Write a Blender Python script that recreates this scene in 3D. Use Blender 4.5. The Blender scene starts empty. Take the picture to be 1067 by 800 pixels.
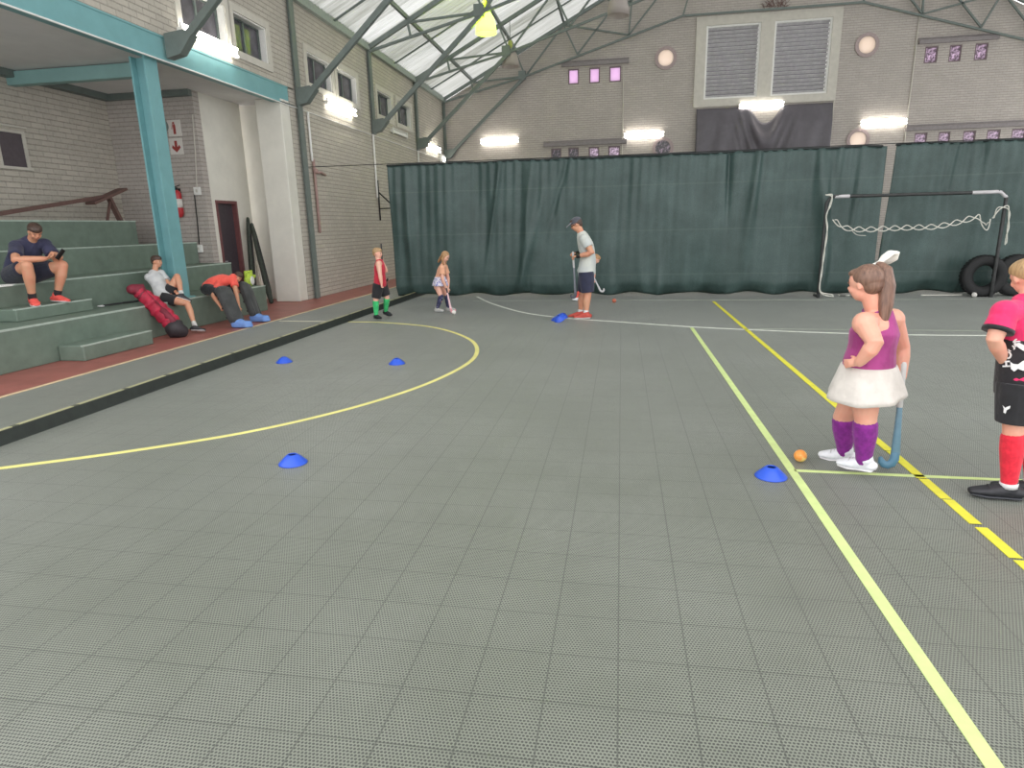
import bpy, math, random
from math import pi, sin, cos, radians as R
from mathutils import Vector, Matrix
random.seed(7)
V = Vector
SC = bpy.context.scene
COL = SC.collection

# ------------------------------------------------------------ camera, world, exposure
FPX, EYE = 663.27, 1.63
YAW, TILT, ROLL = 0.17077, 0.242916, -0.023178
_f = V((-sin(YAW)*cos(TILT), cos(YAW)*cos(TILT), -sin(TILT)))
_r = V((cos(YAW), sin(YAW), 0)); _u = _r.cross(_f)
RT = _r*cos(ROLL) + _u*sin(ROLL); UP = _u*cos(ROLL) - _r*sin(ROLL)
cam_d = bpy.data.cameras.new('camera'); cam = bpy.data.objects.new('camera', cam_d); COL.objects.link(cam)
cam.matrix_world = Matrix(((RT.x, UP.x, -_f.x, 0), (RT.y, UP.y, -_f.y, 0), (RT.z, UP.z, -_f.z, EYE), (0, 0, 0, 1)))
cam_d.sensor_width = 36; cam_d.lens = FPX/1067*36; cam_d.clip_end = 200
SC.camera = cam
SC.view_settings.view_transform = 'Standard'; SC.view_settings.look = 'None'
SC.view_settings.gamma = 1; SC.view_settings.use_curve_mapping = False
SC.view_settings.exposure = 1.1
SC.cycles.use_denoising = True
SC.cycles.max_bounces = 8; SC.cycles.diffuse_bounces = 5; SC.cycles.transparent_max_bounces = 8
SC.cycles.sample_clamp_indirect = 6
wd = bpy.data.worlds.new('daylight'); SC.world = wd; wd.use_nodes = True
bg = wd.node_tree.nodes['Background']; bg.inputs[0].default_value = (0.98, 0.97, 0.98, 1); bg.inputs[1].default_value = 1.15
wd.cycles.sampling_method = 'MANUAL' if hasattr(wd.cycles, 'sampling_method') else 'AUTO'

def ray(x, y):
    return RT*((x-533.5)/FPX) - UP*((y-400)/FPX) + _f
def on(ax, v, x, y):
    """world point on the plane axis=v that the photograph shows at pixel x, y"""
    d = ray(x, y); o = V((0, 0, EYE)); i = 'xyz'.index(ax)
    return o + d*((v-o[i])/d[i])

# ------------------------------------------------------------ materials
def lin(c):
    c = c/255
    return c/12.92 if c <= .04045 else ((c+.055)/1.055)**2.4
def rgb(c): return (lin(c[0]), lin(c[1]), lin(c[2]), 1)
class N:
    def __init__(s, name):
        s.m = bpy.data.materials.new(name); s.m.use_nodes = True; s.t = s.m.node_tree
        s.b = s.t.nodes['Principled BSDF']; s.out = s.t.nodes['Material Output']
    def n(s, typ, **k):
        a = s.t.nodes.new(typ)
        for q, v in k.items(): setattr(a, q, v)
        return a
    def l(s, a, b): s.t.links.new(a, b)
    def math(s, op, a, b=None, c=None):
        m = s.n('ShaderNodeMath', operation=op)
        for i, v in enumerate((a, b, c)):
            if v is None: continue
            if isinstance(v, (int, float)): m.inputs[i].default_value = v
            else: s.l(v, m.inputs[i])
        return m.outputs[0]
    def mix(s, f, a, b):
        m = s.n('ShaderNodeMix', data_type='RGBA')
        for i, v in ((0, f), (6, a), (7, b)):
            if isinstance(v, (int, float, tuple)): m.inputs[i].default_value = v
            else: s.l(v, m.inputs[i])
        return m.outputs[2]
    def noise(s, scale, vec=None, detail=3, rough=.6):
        a = s.n('ShaderNodeTexNoise'); a.inputs['Scale'].default_value = scale
        a.inputs['Detail'].default_value = detail; a.inputs['Roughness'].default_value = rough
        if vec is not None: s.l(vec, a.inputs['Vector'])
        return a.outputs['Fac']
    def ramp(s, f, a, b, lo=0., hi=1.):
        m = s.n('ShaderNodeMapRange'); s.l(f, m.inputs[0])
        m.inputs[1].default_value = a; m.inputs[2].default_value = b
        m.inputs[3].default_value = lo; m.inputs[4].default_value = hi
        return m.outputs[0]
    def bump(s, h, strength=.3, dist=.01):
        b = s.n('ShaderNodeBump'); b.inputs['Strength'].default_value = strength; b.inputs['Distance'].default_value = dist
        s.l(h, b.inputs['Height']); s.l(b.outputs[0], s.b.inputs['Normal'])
def mat(name, c, rough=.7, metal=0, vary=.12, scale=14, bump=.15, spec=.5, sheen=0, emit=None):
    k = N(name); co = k.n('ShaderNodeTexCoord').outputs['Object']
    f = k.noise(scale, co, 4)
    a = rgb(c); d = tuple(x*(1-vary) for x in a[:3])+(1,); e = tuple(min(1, x*(1+vary)) for x in a[:3])+(1,)
    k.l(k.mix(k.ramp(f, .3, .7), d, e), k.b.inputs['Base Color'])
    k.b.inputs['Roughness'].default_value = rough; k.b.inputs['Metallic'].default_value = metal
    k.b.inputs['Specular IOR Level'].default_value = spec
    if bump: k.bump(f, bump, .01)
    if emit:
        k.b.inputs['Emission Color'].default_value = rgb(emit[0]); k.b.inputs['Emission Strength'].default_value = emit[1]
    return k.m
def brick(name, axis, c1, c2, mortar, course=.086, width=.24, mort=.012, bumps=.5):
    k = N(name); p = k.n('ShaderNodeNewGeometry').outputs['Position']
    s = k.n('ShaderNodeSeparateXYZ'); k.l(p, s.inputs[0]); c = k.n('ShaderNodeCombineXYZ')
    k.l(s.outputs[axis], c.inputs[0]); k.l(s.outputs[2], c.inputs[1])
    b = k.n('ShaderNodeTexBrick'); k.l(c.outputs[0], b.inputs['Vector'])
    b.inputs['Color1'].default_value = rgb(c1); b.inputs['Color2'].default_value = rgb(c2); b.inputs['Mortar'].default_value = rgb(mortar)
    b.inputs['Scale'].default_value = 1; b.inputs['Brick Width'].default_value = width; b.inputs['Row Height'].default_value = course
    b.inputs['Mortar Size'].default_value = mort; b.inputs['Mortar Smooth'].default_value = .3; b.inputs['Bias'].default_value = -.1
    n1 = k.noise(2.2, p, 5); n2 = k.noise(22, p, 3)
    fz = k.math('FRACT', k.math('DIVIDE', s.outputs[2], course)); bed = k.math('LESS_THAN', k.math('MINIMUM', fz, k.math('SUBTRACT', 1, fz)), .11)
    x0 = k.mix(k.math('MULTIPLY', bed, .55), b.outputs[0], rgb(tuple(v*.62 for v in c1)))
    x = k.mix(k.ramp(n1, .3, .7, 0, .45), x0, rgb(tuple(v*.8 for v in c1)))
    x = k.mix(k.ramp(n2, .35, .65, 0, .35), x, rgb(tuple(min(255, v*1.12) for v in c2)))
    k.l(x, k.b.inputs['Base Color']); k.b.inputs['Roughness'].default_value = .85
    h = k.math('MULTIPLY_ADD', n2, .35, k.math('SUBTRACT', 1, b.outputs['Fac'])); k.bump(h, bumps, .012)
    return k.m
M_BRICK_X = brick('face_brick_side', 1, (192, 186, 174), (178, 172, 161), (166, 160, 150), course=.1, width=.3)
M_BRICK_Y = brick('face_brick_gable', 0, (186, 179, 172), (174, 167, 160), (166, 159, 152))
M_PLASTER = mat('painted_plaster', (218, 216, 206), .8, scale=3, vary=.05)
M_CEIL = mat('fibre_ceiling', (222, 220, 220), .9, scale=2, vary=.05)
M_GREEN = mat('green_grey_steel', (106, 116, 112), .5, scale=5, vary=.1)
M_TEAL = mat('teal_painted_steel', (116, 166, 170), .4, scale=3, vary=.07, bump=.05)
M_TEALD = mat('dull_teal_steel', (134, 172, 170), .5, scale=3, vary=.07, bump=.05)
M_WHITE = mat('white_enamel', (226, 226, 222), .4, vary=.04, bump=.04)
M_BLACK = mat('black_plastic', (22, 23, 24), .45, vary=.2)
M_LOUVRE = mat('grey_louvre_blade', (196, 194, 196), .5, scale=6)
M_FRAMEC = mat('cream_window_surround', (196, 192, 182), .75, scale=5, vary=.07)
M_DARKGLASS = mat('dark_obscure_glass', (84, 82, 88), .2, scale=4, vary=.3, bump=.1)

def floor_mat():
    k = N('perforated_sport_tile'); p = k.n('ShaderNodeNewGeometry').outputs['Position']
    s = k.n('ShaderNodeSeparateXYZ'); k.l(p, s.inputs[0]); X, Y = s.outputs[0], s.outputs[1]
    T = .26
    def cell(a, off, per): return k.math('FRACT', k.math('DIVIDE', k.math('SUBTRACT', a, off-40*per*25), per))
    fx, fy = cell(X, .018, T), cell(Y, 1.90, T)
    dx = k.math('MINIMUM', fx, k.math('SUBTRACT', 1, fx)); dy = k.math('MINIMUM', fy, k.math('SUBTRACT', 1, fy))
    seam = k.math('LESS_THAN', k.math('MINIMUM', dx, dy), .011)
    P = T/20
    row = k.math('FLOOR', k.math('DIVIDE', k.math('ADD', Y, 50), P)); odd = k.math('FRACT', k.math('MULTIPLY', row, .5))
    gx = k.math('FRACT', k.math('ADD', k.math('DIVIDE', k.math('ADD', X, 50), P), odd)); gy = k.math('FRACT', k.math('DIVIDE', k.math('ADD', Y, 50), P))
    ax = k.math('SUBTRACT', gx, .5); ay = k.math('SUBTRACT', gy, .5)
    rr = k.math('ADD', k.math('MULTIPLY', ax, ax), k.math('MULTIPLY', ay, ay))
    jit = k.noise(210, p, 1); hole = k.math('LESS_THAN', rr, k.math('MULTIPLY_ADD', jit, .24, -.005))
    rib = k.ramp(rr, .1, .35)
    tx = k.math('FLOOR', k.math('DIVIDE', k.math('ADD', X, 49.982), T)); ty = k.math('FLOOR', k.math('DIVIDE', k.math('ADD', Y, 48.1), T))
    cc = k.n('ShaderNodeCombineXYZ'); k.l(tx, cc.inputs[0]); k.l(ty, cc.inputs[1])
    wn = k.n('ShaderNodeTexWhiteNoise', noise_dimensions='2D'); k.l(cc.outputs[0], wn.inputs['Vector'])
    base = k.mix(wn.outputs['Value'], rgb((112, 118, 104)), rgb((118, 124, 110)))
    dust = k.noise(.55, p, 5); grime = k.noise(7, p, 4)
    base = k.mix(k.ramp(dust, .42, .72, 0, .45), base, rgb((158, 161, 154)))
    base = k.mix(k.ramp(grime, .45, .75, 0, .3), base, rgb((100, 106, 96)))
    base = k.mix(k.math('MULTIPLY', rib, .35), base, rgb((150, 154, 142)))
    base = k.mix(k.math('MULTIPLY', hole, .9), base, rgb((34, 37, 33)))
    base = k.mix(k.math('MULTIPLY', seam, .55), base, rgb((44, 48, 42)))
    k.l(base, k.b.inputs['Base Color']); k.b.inputs['Roughness'].default_value = .5; k.b.inputs['Specular IOR Level'].default_value = .9; k.b.inputs['Sheen Weight'].default_value = .17; k.b.inputs['Sheen Roughness'].default_value = .45; k.b.inputs['Sheen Tint'].default_value = (.95, .97, 1, 1)
    k.bump(k.math('SUBTRACT', 1, k.math('MAXIMUM', hole, seam)), .25, .003)
    return k.m
M_FLOOR = floor_mat()

# ------------------------------------------------------------ mesh helpers
class MB:
    def __init__(s): s.v = []; s.f = []
    def add(s, vs, fs):
        o = len(s.v); s.v += [V(a) for a in vs]; s.f += [tuple(i+o for i in q) for q in fs]; return s
    def box(s, x0, x1, y0, y1, z0, z1):
        return s.add([(x, y, z) for z in (z0, z1) for x, y in ((x0, y0), (x1, y0), (x1, y1), (x0, y1))],
                     [(3, 2, 1, 0), (4, 5, 6, 7), (0, 1, 5, 4), (1, 2, 6, 5), (2, 3, 7, 6), (3, 0, 4, 7)])
    def bar(s, a, b, w, h, up=(0, 0, 1)):
        a, b = V(a), V(b); d = (b-a).normalized(); u = V(up)
        if abs(d.dot(u)) > .98: u = V((0, 1, 0))
        r = d.cross(u).normalized(); u = r.cross(d)
        vs = [p+r*(i*w/2)+u*(j*h/2) for p in (a, b) for i, j in ((-1, -1), (1, -1), (1, 1), (-1, 1))]
        return s.add(vs, [(3, 2, 1, 0), (4, 5, 6, 7), (0, 1, 5, 4), (1, 2, 6, 5), (2, 3, 7, 6), (3, 0, 4, 7)])
    def tube(s, pts, rad, n=10, flat=None, side=None, dome=True):
        """round or elliptical tube through pts; rad scalar or list (r or (r_side, r_other))"""
        pts = [V(p) for p in pts]; m = len(pts)
        if not isinstance(rad, (list, tuple)): rad = [rad]*m
        rad = [(r, r) if isinstance(r, (int, float)) else r for r in rad]
        tang = []
        for i in range(m):
            d = pts[min(m-1, i+1)]-pts[max(0, i-1)]; tang.append(d.normalized())
        ref = V(side) if side is not None else (V((0, 0, 1)) if abs(tang[0].z) < .9 else V((1, 0, 0)))
        rings = []
        def ring(c, t, ra, rb):
            nonlocal ref
            a = (ref - t*ref.dot(t))
            if a.length < 1e-6: a = t.orthogonal()
            a.normalize(); b = t.cross(a)
            if side is None: ref = a
            rings.append([c+a*(cos(2*pi*k/n)*ra)+b*(sin(2*pi*k/n)*rb) for k in range(n)])
        if dome:
            for q in (.95, .7): 
                w = math.sqrt(1-q*q); ring(pts[0]-tang[0]*q*min(rad[0]), tang[0], rad[0][0]*w, rad[0][1]*w)
        for i in range(m): ring(pts[i], tang[i], *rad[i])
        if dome:
            for q in (.7, .95):
                w = math.sqrt(1-q*q); ring(pts[-1]+tang[-1]*q*min(rad[-1]), tang[-1], rad[-1][0]*w, rad[-1][1]*w)
        o = len(s.v)
        for r_ in rings: s.v += r_
        for i in range(len(rings)-1):
            for k in range(n):
                s.f.append((o+i*n+k, o+i*n+(k+1) % n, o+(i+1)*n+(k+1) % n, o+(i+1)*n+k))
        s.f.append(tuple(o+k for k in range(n-1, -1, -1))); q = o+(len(rings)-1)*n
        s.f.append(tuple(q+k for k in range(n)))
        return s
    def ell(s, c, r, rot=None, n=14, m=8):
        c = V(c); rot = rot or Matrix.Identity(3); o = len(s.v)
        if isinstance(r, (int, float)): r = (r, r, r)
        s.v.append(c+rot@V((0, 0, -r[2])))
        for i in range(1, m):
            t = -pi/2+pi*i/m
            for k in range(n):
                p = 2*pi*k/n; s.v.append(c+rot@V((r[0]*cos(t)*cos(p), r[1]*cos(t)*sin(p), r[2]*sin(t))))
        s.v.append(c+rot@V((0, 0, r[2]))); top = len(s.v)-1
        for k in range(n):
            s.f.append((o, o+1+(k+1) % n, o+1+k)); s.f.append((top, top-n+k, top-n+(k+1) % n))
        for i in range(m-2):
            for k in range(n):
                a = o+1+i*n; s.f.append((a+k, a+(k+1) % n, a+n+(k+1) % n, a+n+k))
        return s
    def lathe(s, c, prof, n=32, axis='z', close=True):
        """prof: list of (radius, height)"""
        c = V(c); o = len(s.v)
        for r, h in prof:
            for k in range(n):
                a = 2*pi*k/n
                s.v.append(c+(V((r*cos(a), r*sin(a), h)) if axis == 'z' else V((r*cos(a), h, -r*sin(a)))))
        m = len(prof)
        for i in range(m-1 if close is not True else m):
            j = (i+1) % m
            for k in range(n): s.f.append((o+i*n+k, o+i*n+(k+1) % n, o+j*n+(k+1) % n, o+j*n+k))
        return s
    def prism(s, poly, d):
        """poly: 3-D points of a flat outline, extruded by d"""
        n = len(poly); o = len(s.v); d = V(d)
        s.v += [V(p) for p in poly]+[V(p)+d for p in poly]
        s.f.append(tuple(o+i for i in range(n-1, -1, -1))); s.f.append(tuple(o+n+i for i in range(n)))
        for i in range(n): s.f.append((o+i, o+(i+1) % n, o+n+(i+1) % n, o+n+i))
        return s
    def sheet(s, grid, d=None):
        """grid of points -> thin sheet, thickness vector d"""
        a, b = len(grid), len(grid[0]); o = len(s.v)
        for row in grid: s.v += [V(p) for p in row]
        for i in range(a-1):
            for j in range(b-1): s.f.append((o+i*b+j, o+i*b+j+1, o+(i+1)*b+j+1, o+(i+1)*b+j))
        return s

def tag(o, label=None, cat=None, group=None, kind=None):
    if label: o['label'] = label
    if cat: o['category'] = cat
    if group: o['group'] = group
    if kind: o['kind'] = kind
    return o
def empty(name, loc, label, cat, group=None, rz=0, kind=None):
    o = bpy.data.objects.new(name, None); COL.objects.link(o); o.location = loc; o.rotation_euler = (0, 0, rz)
    o.empty_display_size = .1
    return tag(o, label, cat, group, kind)
def chain(o):
    m = Matrix.Identity(4)
    while o is not None:
        m = (Matrix.Translation(o.location) @ o.rotation_euler.to_matrix().to_4x4()) @ m; o = o.parent
    return m
def obj(name, mb, m, parent=None, smooth=False, local=False, bevel=0, remesh=0, solid=0, fixn=True, keep=False, soft=4):
    vs = [V(v) for v in mb.v]
    if parent is not None and not local:
        inv = chain(parent).inverted(); vs = [inv @ v for v in vs]
    org = V((0, 0, 0))
    if not keep:
        lo = V([min(v[i] for v in vs) for i in range(3)]); hi = V([max(v[i] for v in vs) for i in range(3)])
        org = (lo+hi)/2
        if parent is None: org.z = lo.z
        vs = [v-org for v in vs]
    me = bpy.data.meshes.new(name); me.from_pydata(vs, [], mb.f); me.materials.append(m)
    if fixn and len(mb.f) < 20000:
        import bmesh
        b = bmesh.new(); b.from_mesh(me); bmesh.ops.recalc_face_normals(b, faces=b.faces); b.to_mesh(me); b.free()
    if smooth or remesh: me.polygons.foreach_set('use_smooth', [True]*len(me.polygons))
    o = bpy.data.objects.new(name, me); COL.objects.link(o); o.location = org
    if parent is not None: o.parent = parent
    if remesh:
        r = o.modifiers.new('blend', 'REMESH'); r.mode = 'VOXEL'; r.voxel_size = remesh; r.use_smooth_shade = True
        s = o.modifiers.new('soften', 'SMOOTH'); s.factor = .6; s.iterations = soft
    if bevel:
        b = o.modifiers.new('edge', 'BEVEL'); b.width = bevel; b.segments = 2; b.limit_method = 'ANGLE'; b.angle_limit = R(40)
    if solid:
        q = o.modifiers.new('thickness', 'SOLIDIFY'); q.thickness = solid; q.offset = 0
    return o
def struct(name, mb, m, **k):
    o = obj(name, mb, m, keep=True, **k); o['kind'] = 'structure'; return o
def copy_tree(o, parent=None):
    c = o.copy(); COL.objects.link(c); c.parent = parent
    for ch in list(o.children): copy_tree(ch, c)
    return c
def holed(mb, axis, d0, d1, u0, u1, z0, z1, holes):
    """wall slab between d0 and d1 on axis, spanning u and z, with rectangular openings"""
    us = sorted({u0, u1}|{h[0] for h in holes if u0 < h[0] < u1}|{h[1] for h in holes if u0 < h[1] < u1})
    zs = sorted({z0, z1}|{h[2] for h in holes if z0 < h[2] < z1}|{h[3] for h in holes if z0 < h[3] < z1})
    for a, b in zip(us, us[1:]):
        for c, d in zip(zs, zs[1:]):
            mu, mz = (a+b)/2, (c+d)/2
            if any(h[0] < mu < h[1] and h[2] < mz < h[3] for h in holes): continue
            if axis == 'x': mb.box(d0, d1, a, b, c, d)
            else: mb.box(a, b, d0, d1, c, d)
    return mb

# ------------------------------------------------------------ the hall
XL, XR, YB, EAVE, CX = -7.5, 18.3, 28.0, 6.75, 5.4
def roofz(x): return EAVE + .5*((x-XL) if x < CX else (XR-x))
struct('floor', MB().box(-6.42, 18.6, -2.5, 28.4, -.12, 0), M_FLOOR)
M_RED = mat('red_granolithic_floor', (158, 96, 88), .45, scale=3, vary=.16)
o = struct('floor_red_strip', MB().box(-11.2, -6.42, -2.5, 28.4, -.12, 0), M_RED); o.name = 'floor'
# left wall above the stand opening, and down to the floor past it
LW = [(11.0, 12.34), (12.6, 13.8), (15.6, 16.95), (17.3, 18.6), (20.2, 21.5), (22.0, 23.45)]
wl = MB(); lh = [(a, b, 5.1, 5.8) for a, b in LW]
holed(wl, 'x', XL-.3, XL, 4.0, 28.0, 4.8, EAVE, lh)
holed(wl, 'x', XL-.3, XL, 14.55, 28.0, 0, 4.8, [(20.9, 21.8, -1, 2.08)])
struct('wall_left', wl, M_BRICK_X)
# gable wall
S1 = [(-2.23, -1.80), (-1.385, -.96), (-.585, -.12)]
S2 = [(10.96, 11.40), (11.79, 12.20), (12.64, 13.07)]
S3 = [(-2.95, -2.52)] + S1
S4 = [(10.96, 11.40), (11.79, 12.20), (12.64, 13.07), (13.45, 13.9), (14.28, 14.75)]
PH = [(1.6, 7.9), (8.93, 7.9), (1.6, 4.56), (8.95, 4.56)]
gh = [(a, b, 7.15, 7.72) for a, b in S1+S2] + [(a, b, 4.05, 4.72) for a, b in S3+S4]
gh += [(x-.285, x+.285, z-.285, z+.285) for x, z in PH] + [(3.1, 5.1, 6.3, 8.93), (5.6, 7.65, 6.3, 8.93)]
g = MB(); holed(g, 'y', YB, YB+.3, XL-.3, XR+.3, 0, EAVE, gh); holed(g, 'y', YB, YB+.3, -2.4, 13.2, EAVE, 9.3, gh)
g.prism([(XL, YB, EAVE), (-2.4, YB, EAVE), (-2.4, YB, 9.3)], (0, .3, 0))
g.prism([(13.2, YB, EAVE), (XR, YB, EAVE), (13.2, YB, 9.3)], (0, .3, 0))
g.prism([(-2.4, YB, 9.3), (13.2, YB, 9.3), (CX, YB, 13.2)], (0, .3, 0))
struct('wall_back', g, M_BRICK_Y)
# stand recess
struct('wall_stand_back', MB().box(-11.1, -10.8, 4.0, 12.9, 0, 4.5), M_BRICK_X)
sw = MB(); holed(sw, 'y', 12.9, 13.1, -11.1, -8.78, 0, 4.5, []); struct('wall_stand_end', sw, M_BRICK_Y)
pw = MB(); holed(pw, 'x', -8.98, -8.78, 13.1, 14.6, 0, 4.5, [(13.22, 14.02, -1, 2.33)])
struct('wall_passage', pw, M_PLASTER)
struct('wall_passage_end', MB().box(-8.98, -7.81, 14.75, 14.9, 0, 4.5), M_PLASTER)
struct('wall_return', MB().box(-8.12, XL, 14.15, 14.55, 0, 4.5), M_PLASTER, bevel=.02)
struct('ceiling_stand', MB().box(-11.1, XL-.02, 4.0, 14.9, 4.5, 4.6), M_CEIL)
cv = MB().box(-10.8, -10.62, 4.0, 12.9, 4.38, 4.5).box(-10.62, -8.78, 12.78, 12.9, 4.38, 4.5)
struct('trim_cornice', cv, M_GREEN)
# roof: translucent corrugated sheets on purlins
def roof_mat():
    k = N('translucent_roof_sheet'); p = k.n('ShaderNodeNewGeometry').outputs['Position']
    s = k.n('ShaderNodeSeparateXYZ'); k.l(p, s.inputs[0])
    sheet = k.math('FLOOR', k.math('DIVIDE', s.outputs[1], .76))
    wn = k.n('ShaderNodeTexWhiteNoise', noise_dimensions='1D'); k.l(sheet, wn.inputs['W'])
    mp = k.n('ShaderNodeMapping'); mp.inputs['Scale'].default_value = (.5, 6, .5); k.l(p, mp.inputs[0])
    st = k.noise(1.5, mp.outputs[0], 4)
    f = k.math('ADD', k.math('MULTIPLY', wn.outputs[0], .5), k.math('MULTIPLY', st, .6))
    colr = k.mix(k.ramp(f, .25, .8), rgb((112, 115, 104)), rgb((204, 205, 203)))
    t = k.n('ShaderNodeBsdfTranslucent'); k.l(colr, t.inputs[0]); d = k.n('ShaderNodeBsdfDiffuse'); d.inputs[0].default_value = rgb((200, 200, 196))
    m = k.n('ShaderNodeMixShader'); m.inputs[0].default_value = .3; k.l(t.outputs[0], m.inputs[1]); k.l(d.outputs[0], m.inputs[2])
    k.l(m.outputs[0], k.out.inputs[0]); return k.m
M_ROOF = roof_mat()
for nm, sx in (('ceiling_left_slope', 1), ('ceiling_right_slope', -1)):
    gr = []
    ny = int((28.4-2)/.045)
    for i in range(2):
        x = (XL-.25 if sx > 0 else XR+.25) if i == 0 else CX
        gr.append([(x, 2+j*.045, roofz(x)+.22+(.018 if j % 4 in (1, 2) else -.018)) for j in range(ny+1)])
    struct(nm, MB().sheet(gr), M_ROOF, fixn=False)

# ------------------------------------------------------------ windows
def pane_mat(name, c1, c2, scale, lo, hi):
    k = N(name); p = k.n('ShaderNodeTexCoord').outputs['Object']
    f = k.ramp(k.noise(scale, p, 5, .7), lo, hi)
    t = k.n('ShaderNodeBsdfTranslucent'); k.l(k.mix(f, rgb(c1), rgb(c2)), t.inputs[0])
    gl = k.n('ShaderNodeBsdfGlossy'); gl.inputs['Roughness'].default_value = .2
    m = k.n('ShaderNodeMixShader'); m.inputs[0].default_value = .06
    k.l(t.outputs[0], m.inputs[1]); k.l(gl.outputs[0], m.inputs[2]); k.l(m.outputs[0], k.out.inputs[0]); return k.m
M_LILAC = pane_mat('lilac_frosted_pane', (232, 206, 232), (238, 216, 238), 3, .3, .7)
M_IVY = pane_mat('pane_with_foliage_behind', (132, 122, 130), (226, 210, 226), 12, .44, .56)
M_IVYD = pane_mat('dim_pane_with_foliage_behind', (70, 64, 70), (190, 172, 186), 8, .5, .62)
M_CREAMP = pane_mat('cream_frosted_pane', (236, 224, 212), (240, 230, 220), 3, .3, .7)
M_LINTEL = mat('grey_concrete_lintel', (136, 130, 130), .8)  # one even grey for the concrete lintels
M_RING = mat('taupe_porthole_ring', (164, 148, 146), .7)
M_PURPLEF = mat('brown_window_frame', (120, 104, 108), .6)
wn_ = [0]
def small_window(x0, x1, z0, z1, pm):
    wn_[0] += 1
    r = bpy.data.objects.new('window_%d' % wn_[0], None); COL.objects.link(r); r.location = ((x0+x1)/2, YB, z0); r['kind'] = 'structure'
    f = MB(); t = .045
    f.box(x0, x1, YB+.02, YB+.09, z0, z0+t).box(x0, x1, YB+.02, YB+.09, z1-t, z1)
    f.box(x0, x0+t, YB+.02, YB+.09, z0+t, z1-t).box(x1-t, x1, YB+.02, YB+.09, z0+t, z1-t)
    obj('window_frame', f, M_PURPLEF, r)
    obj('window_pane', MB().box(x0+t, x1-t, YB+.05, YB+.06, z0+t, z1-t), pm, r)
for a, b in S1: small_window(a, b, 7.15, 7.72, M_LILAC)
for a, b in S2: small_window(a, b, 7.15, 7.72, M_IVY)
for i, (a, b) in enumerate(S3): small_window(a, b, 4.05, 4.72, M_IVYD if i < 2 else M_IVY)
for a, b in S4: small_window(a, b, 4.05, 4.72, M_IVY)
for i, (x0, x1, z) in enumerate([(-2.5, .18, 7.8), (10.7, 13.35, 7.8), (-3.25, .15, 4.8), (10.6, 15.3, 4.8)]):
    struct('trim_lintel_%d' % (i+1), MB().box(x0, x1, YB-.12, YB, z, z+.14).box(x0, x1, YB-.04, YB, z+.17, z+.22), M_LINTEL)
for i, (x, z) in enumerate(PH):
    wn_[0] += 1
    r = bpy.data.objects.new('window_%d' % wn_[0], None); COL.objects.link(r); r.location = (x, YB, z-.4); r['kind'] = 'structure'
    obj('window_frame', MB().lathe((x, YB-.05, z), [(.3, .1), (.3, 0), (.42, 0), (.42, .05), (.3, .05)], 36, 'y', True), M_RING, r, smooth=False)
    obj('window_pane', MB().lathe((x, YB-.02, z), [(.001, 0), (.3, 0), (.3, .02), (.001, .02)], 36, 'y', True), M_IVYD if i == 2 else M_CREAMP, r)
# louvred gable window
wn_[0] += 1
r = bpy.data.objects.new('window_%d' % wn_[0], None); COL.objects.link(r); r.location = (5.35, YB, 6.05); r['kind'] = 'structure'
f = MB(); holed(f, 'y', YB-.07, YB, 2.72, 7.98, 6.02, 9.25, [(3.1, 5.1, 6.3, 8.93), (5.6, 7.65, 6.3, 8.93)]); obj('window_surround', f, M_FRAMEC, r)
for a, b in ((3.1, 5.1), (5.6, 7.65)):
    f = MB(); t = .07
    f.box(a, b, YB-.02, YB+.1, 8.93-t, 8.93).box(a, b, YB-.02, YB+.1, 6.3, 6.3+t).box(a, a+t, YB-.02, YB+.1, 6.3+t, 8.93-t).box(b-t, b, YB-.02, YB+.1, 6.3+t, 8.93-t)
    fr = obj('window_frame', f, M_WHITE, r)
    sl = MB(); n = 18
    for i in range(n):
        z = 6.4+i*(8.83-6.4)/(n-1); sl.bar((a+t, YB+.08, z), (b-t, YB+.08, z), .012, .13, up=(0, -.75, .66))
    obj('louvre_blades', sl, M_LOUVRE, fr)
    obj('backing_sheet', MB().box(a+t, b-t, YB+.16, YB+.18, 6.3, 8.93), mat('dull_backing_sheet', (146, 144, 148), .8), fr)
# clerestory windows of the left wall
for i, (a, b) in enumerate(LW):
    wn_[0] += 1
    r = bpy.data.objects.new('window_%d' % wn_[0], None); COL.objects.link(r); r.location = (XL, (a+b)/2, 5.1); r['kind'] = 'structure'
    f = MB(); x0, x1, t = XL-.2, XL-.14, .05
    for y0, y1, z0, z1 in ((a, b, 5.1, 5.1+t), (a, b, 5.8-t, 5.8), (a, a+t, 5.1+t, 5.8-t), (b-t, b, 5.1+t, 5.8-t), ((a+b)/2-.025, (a+b)/2+.025, 5.1+t, 5.8-t)):
        f.box(x0, x1, y0, y1, z0, z1)
    obj('window_frame', f, M_GREEN, r)
    obj('window_pane', MB().box(XL-.18, XL-.17, a+t, b-t, 5.1+t, 5.8-t), M_DARKGLASS, r)
    f = MB(); w = .14
    holed(f, 'x', XL, XL+.03, a-w, b+w, 5.1-w, 5.8+w, [(a, b, 5.1, 5.8)]); obj('window_surround', f, M_FRAMEC, r)
    obj('window_reveal', MB().box(XL-.13, XL, a, b, 5.77, 5.8).box(XL-.13, XL, b-.03, b, 5.1, 5.77), M_WHITE, r)
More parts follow.
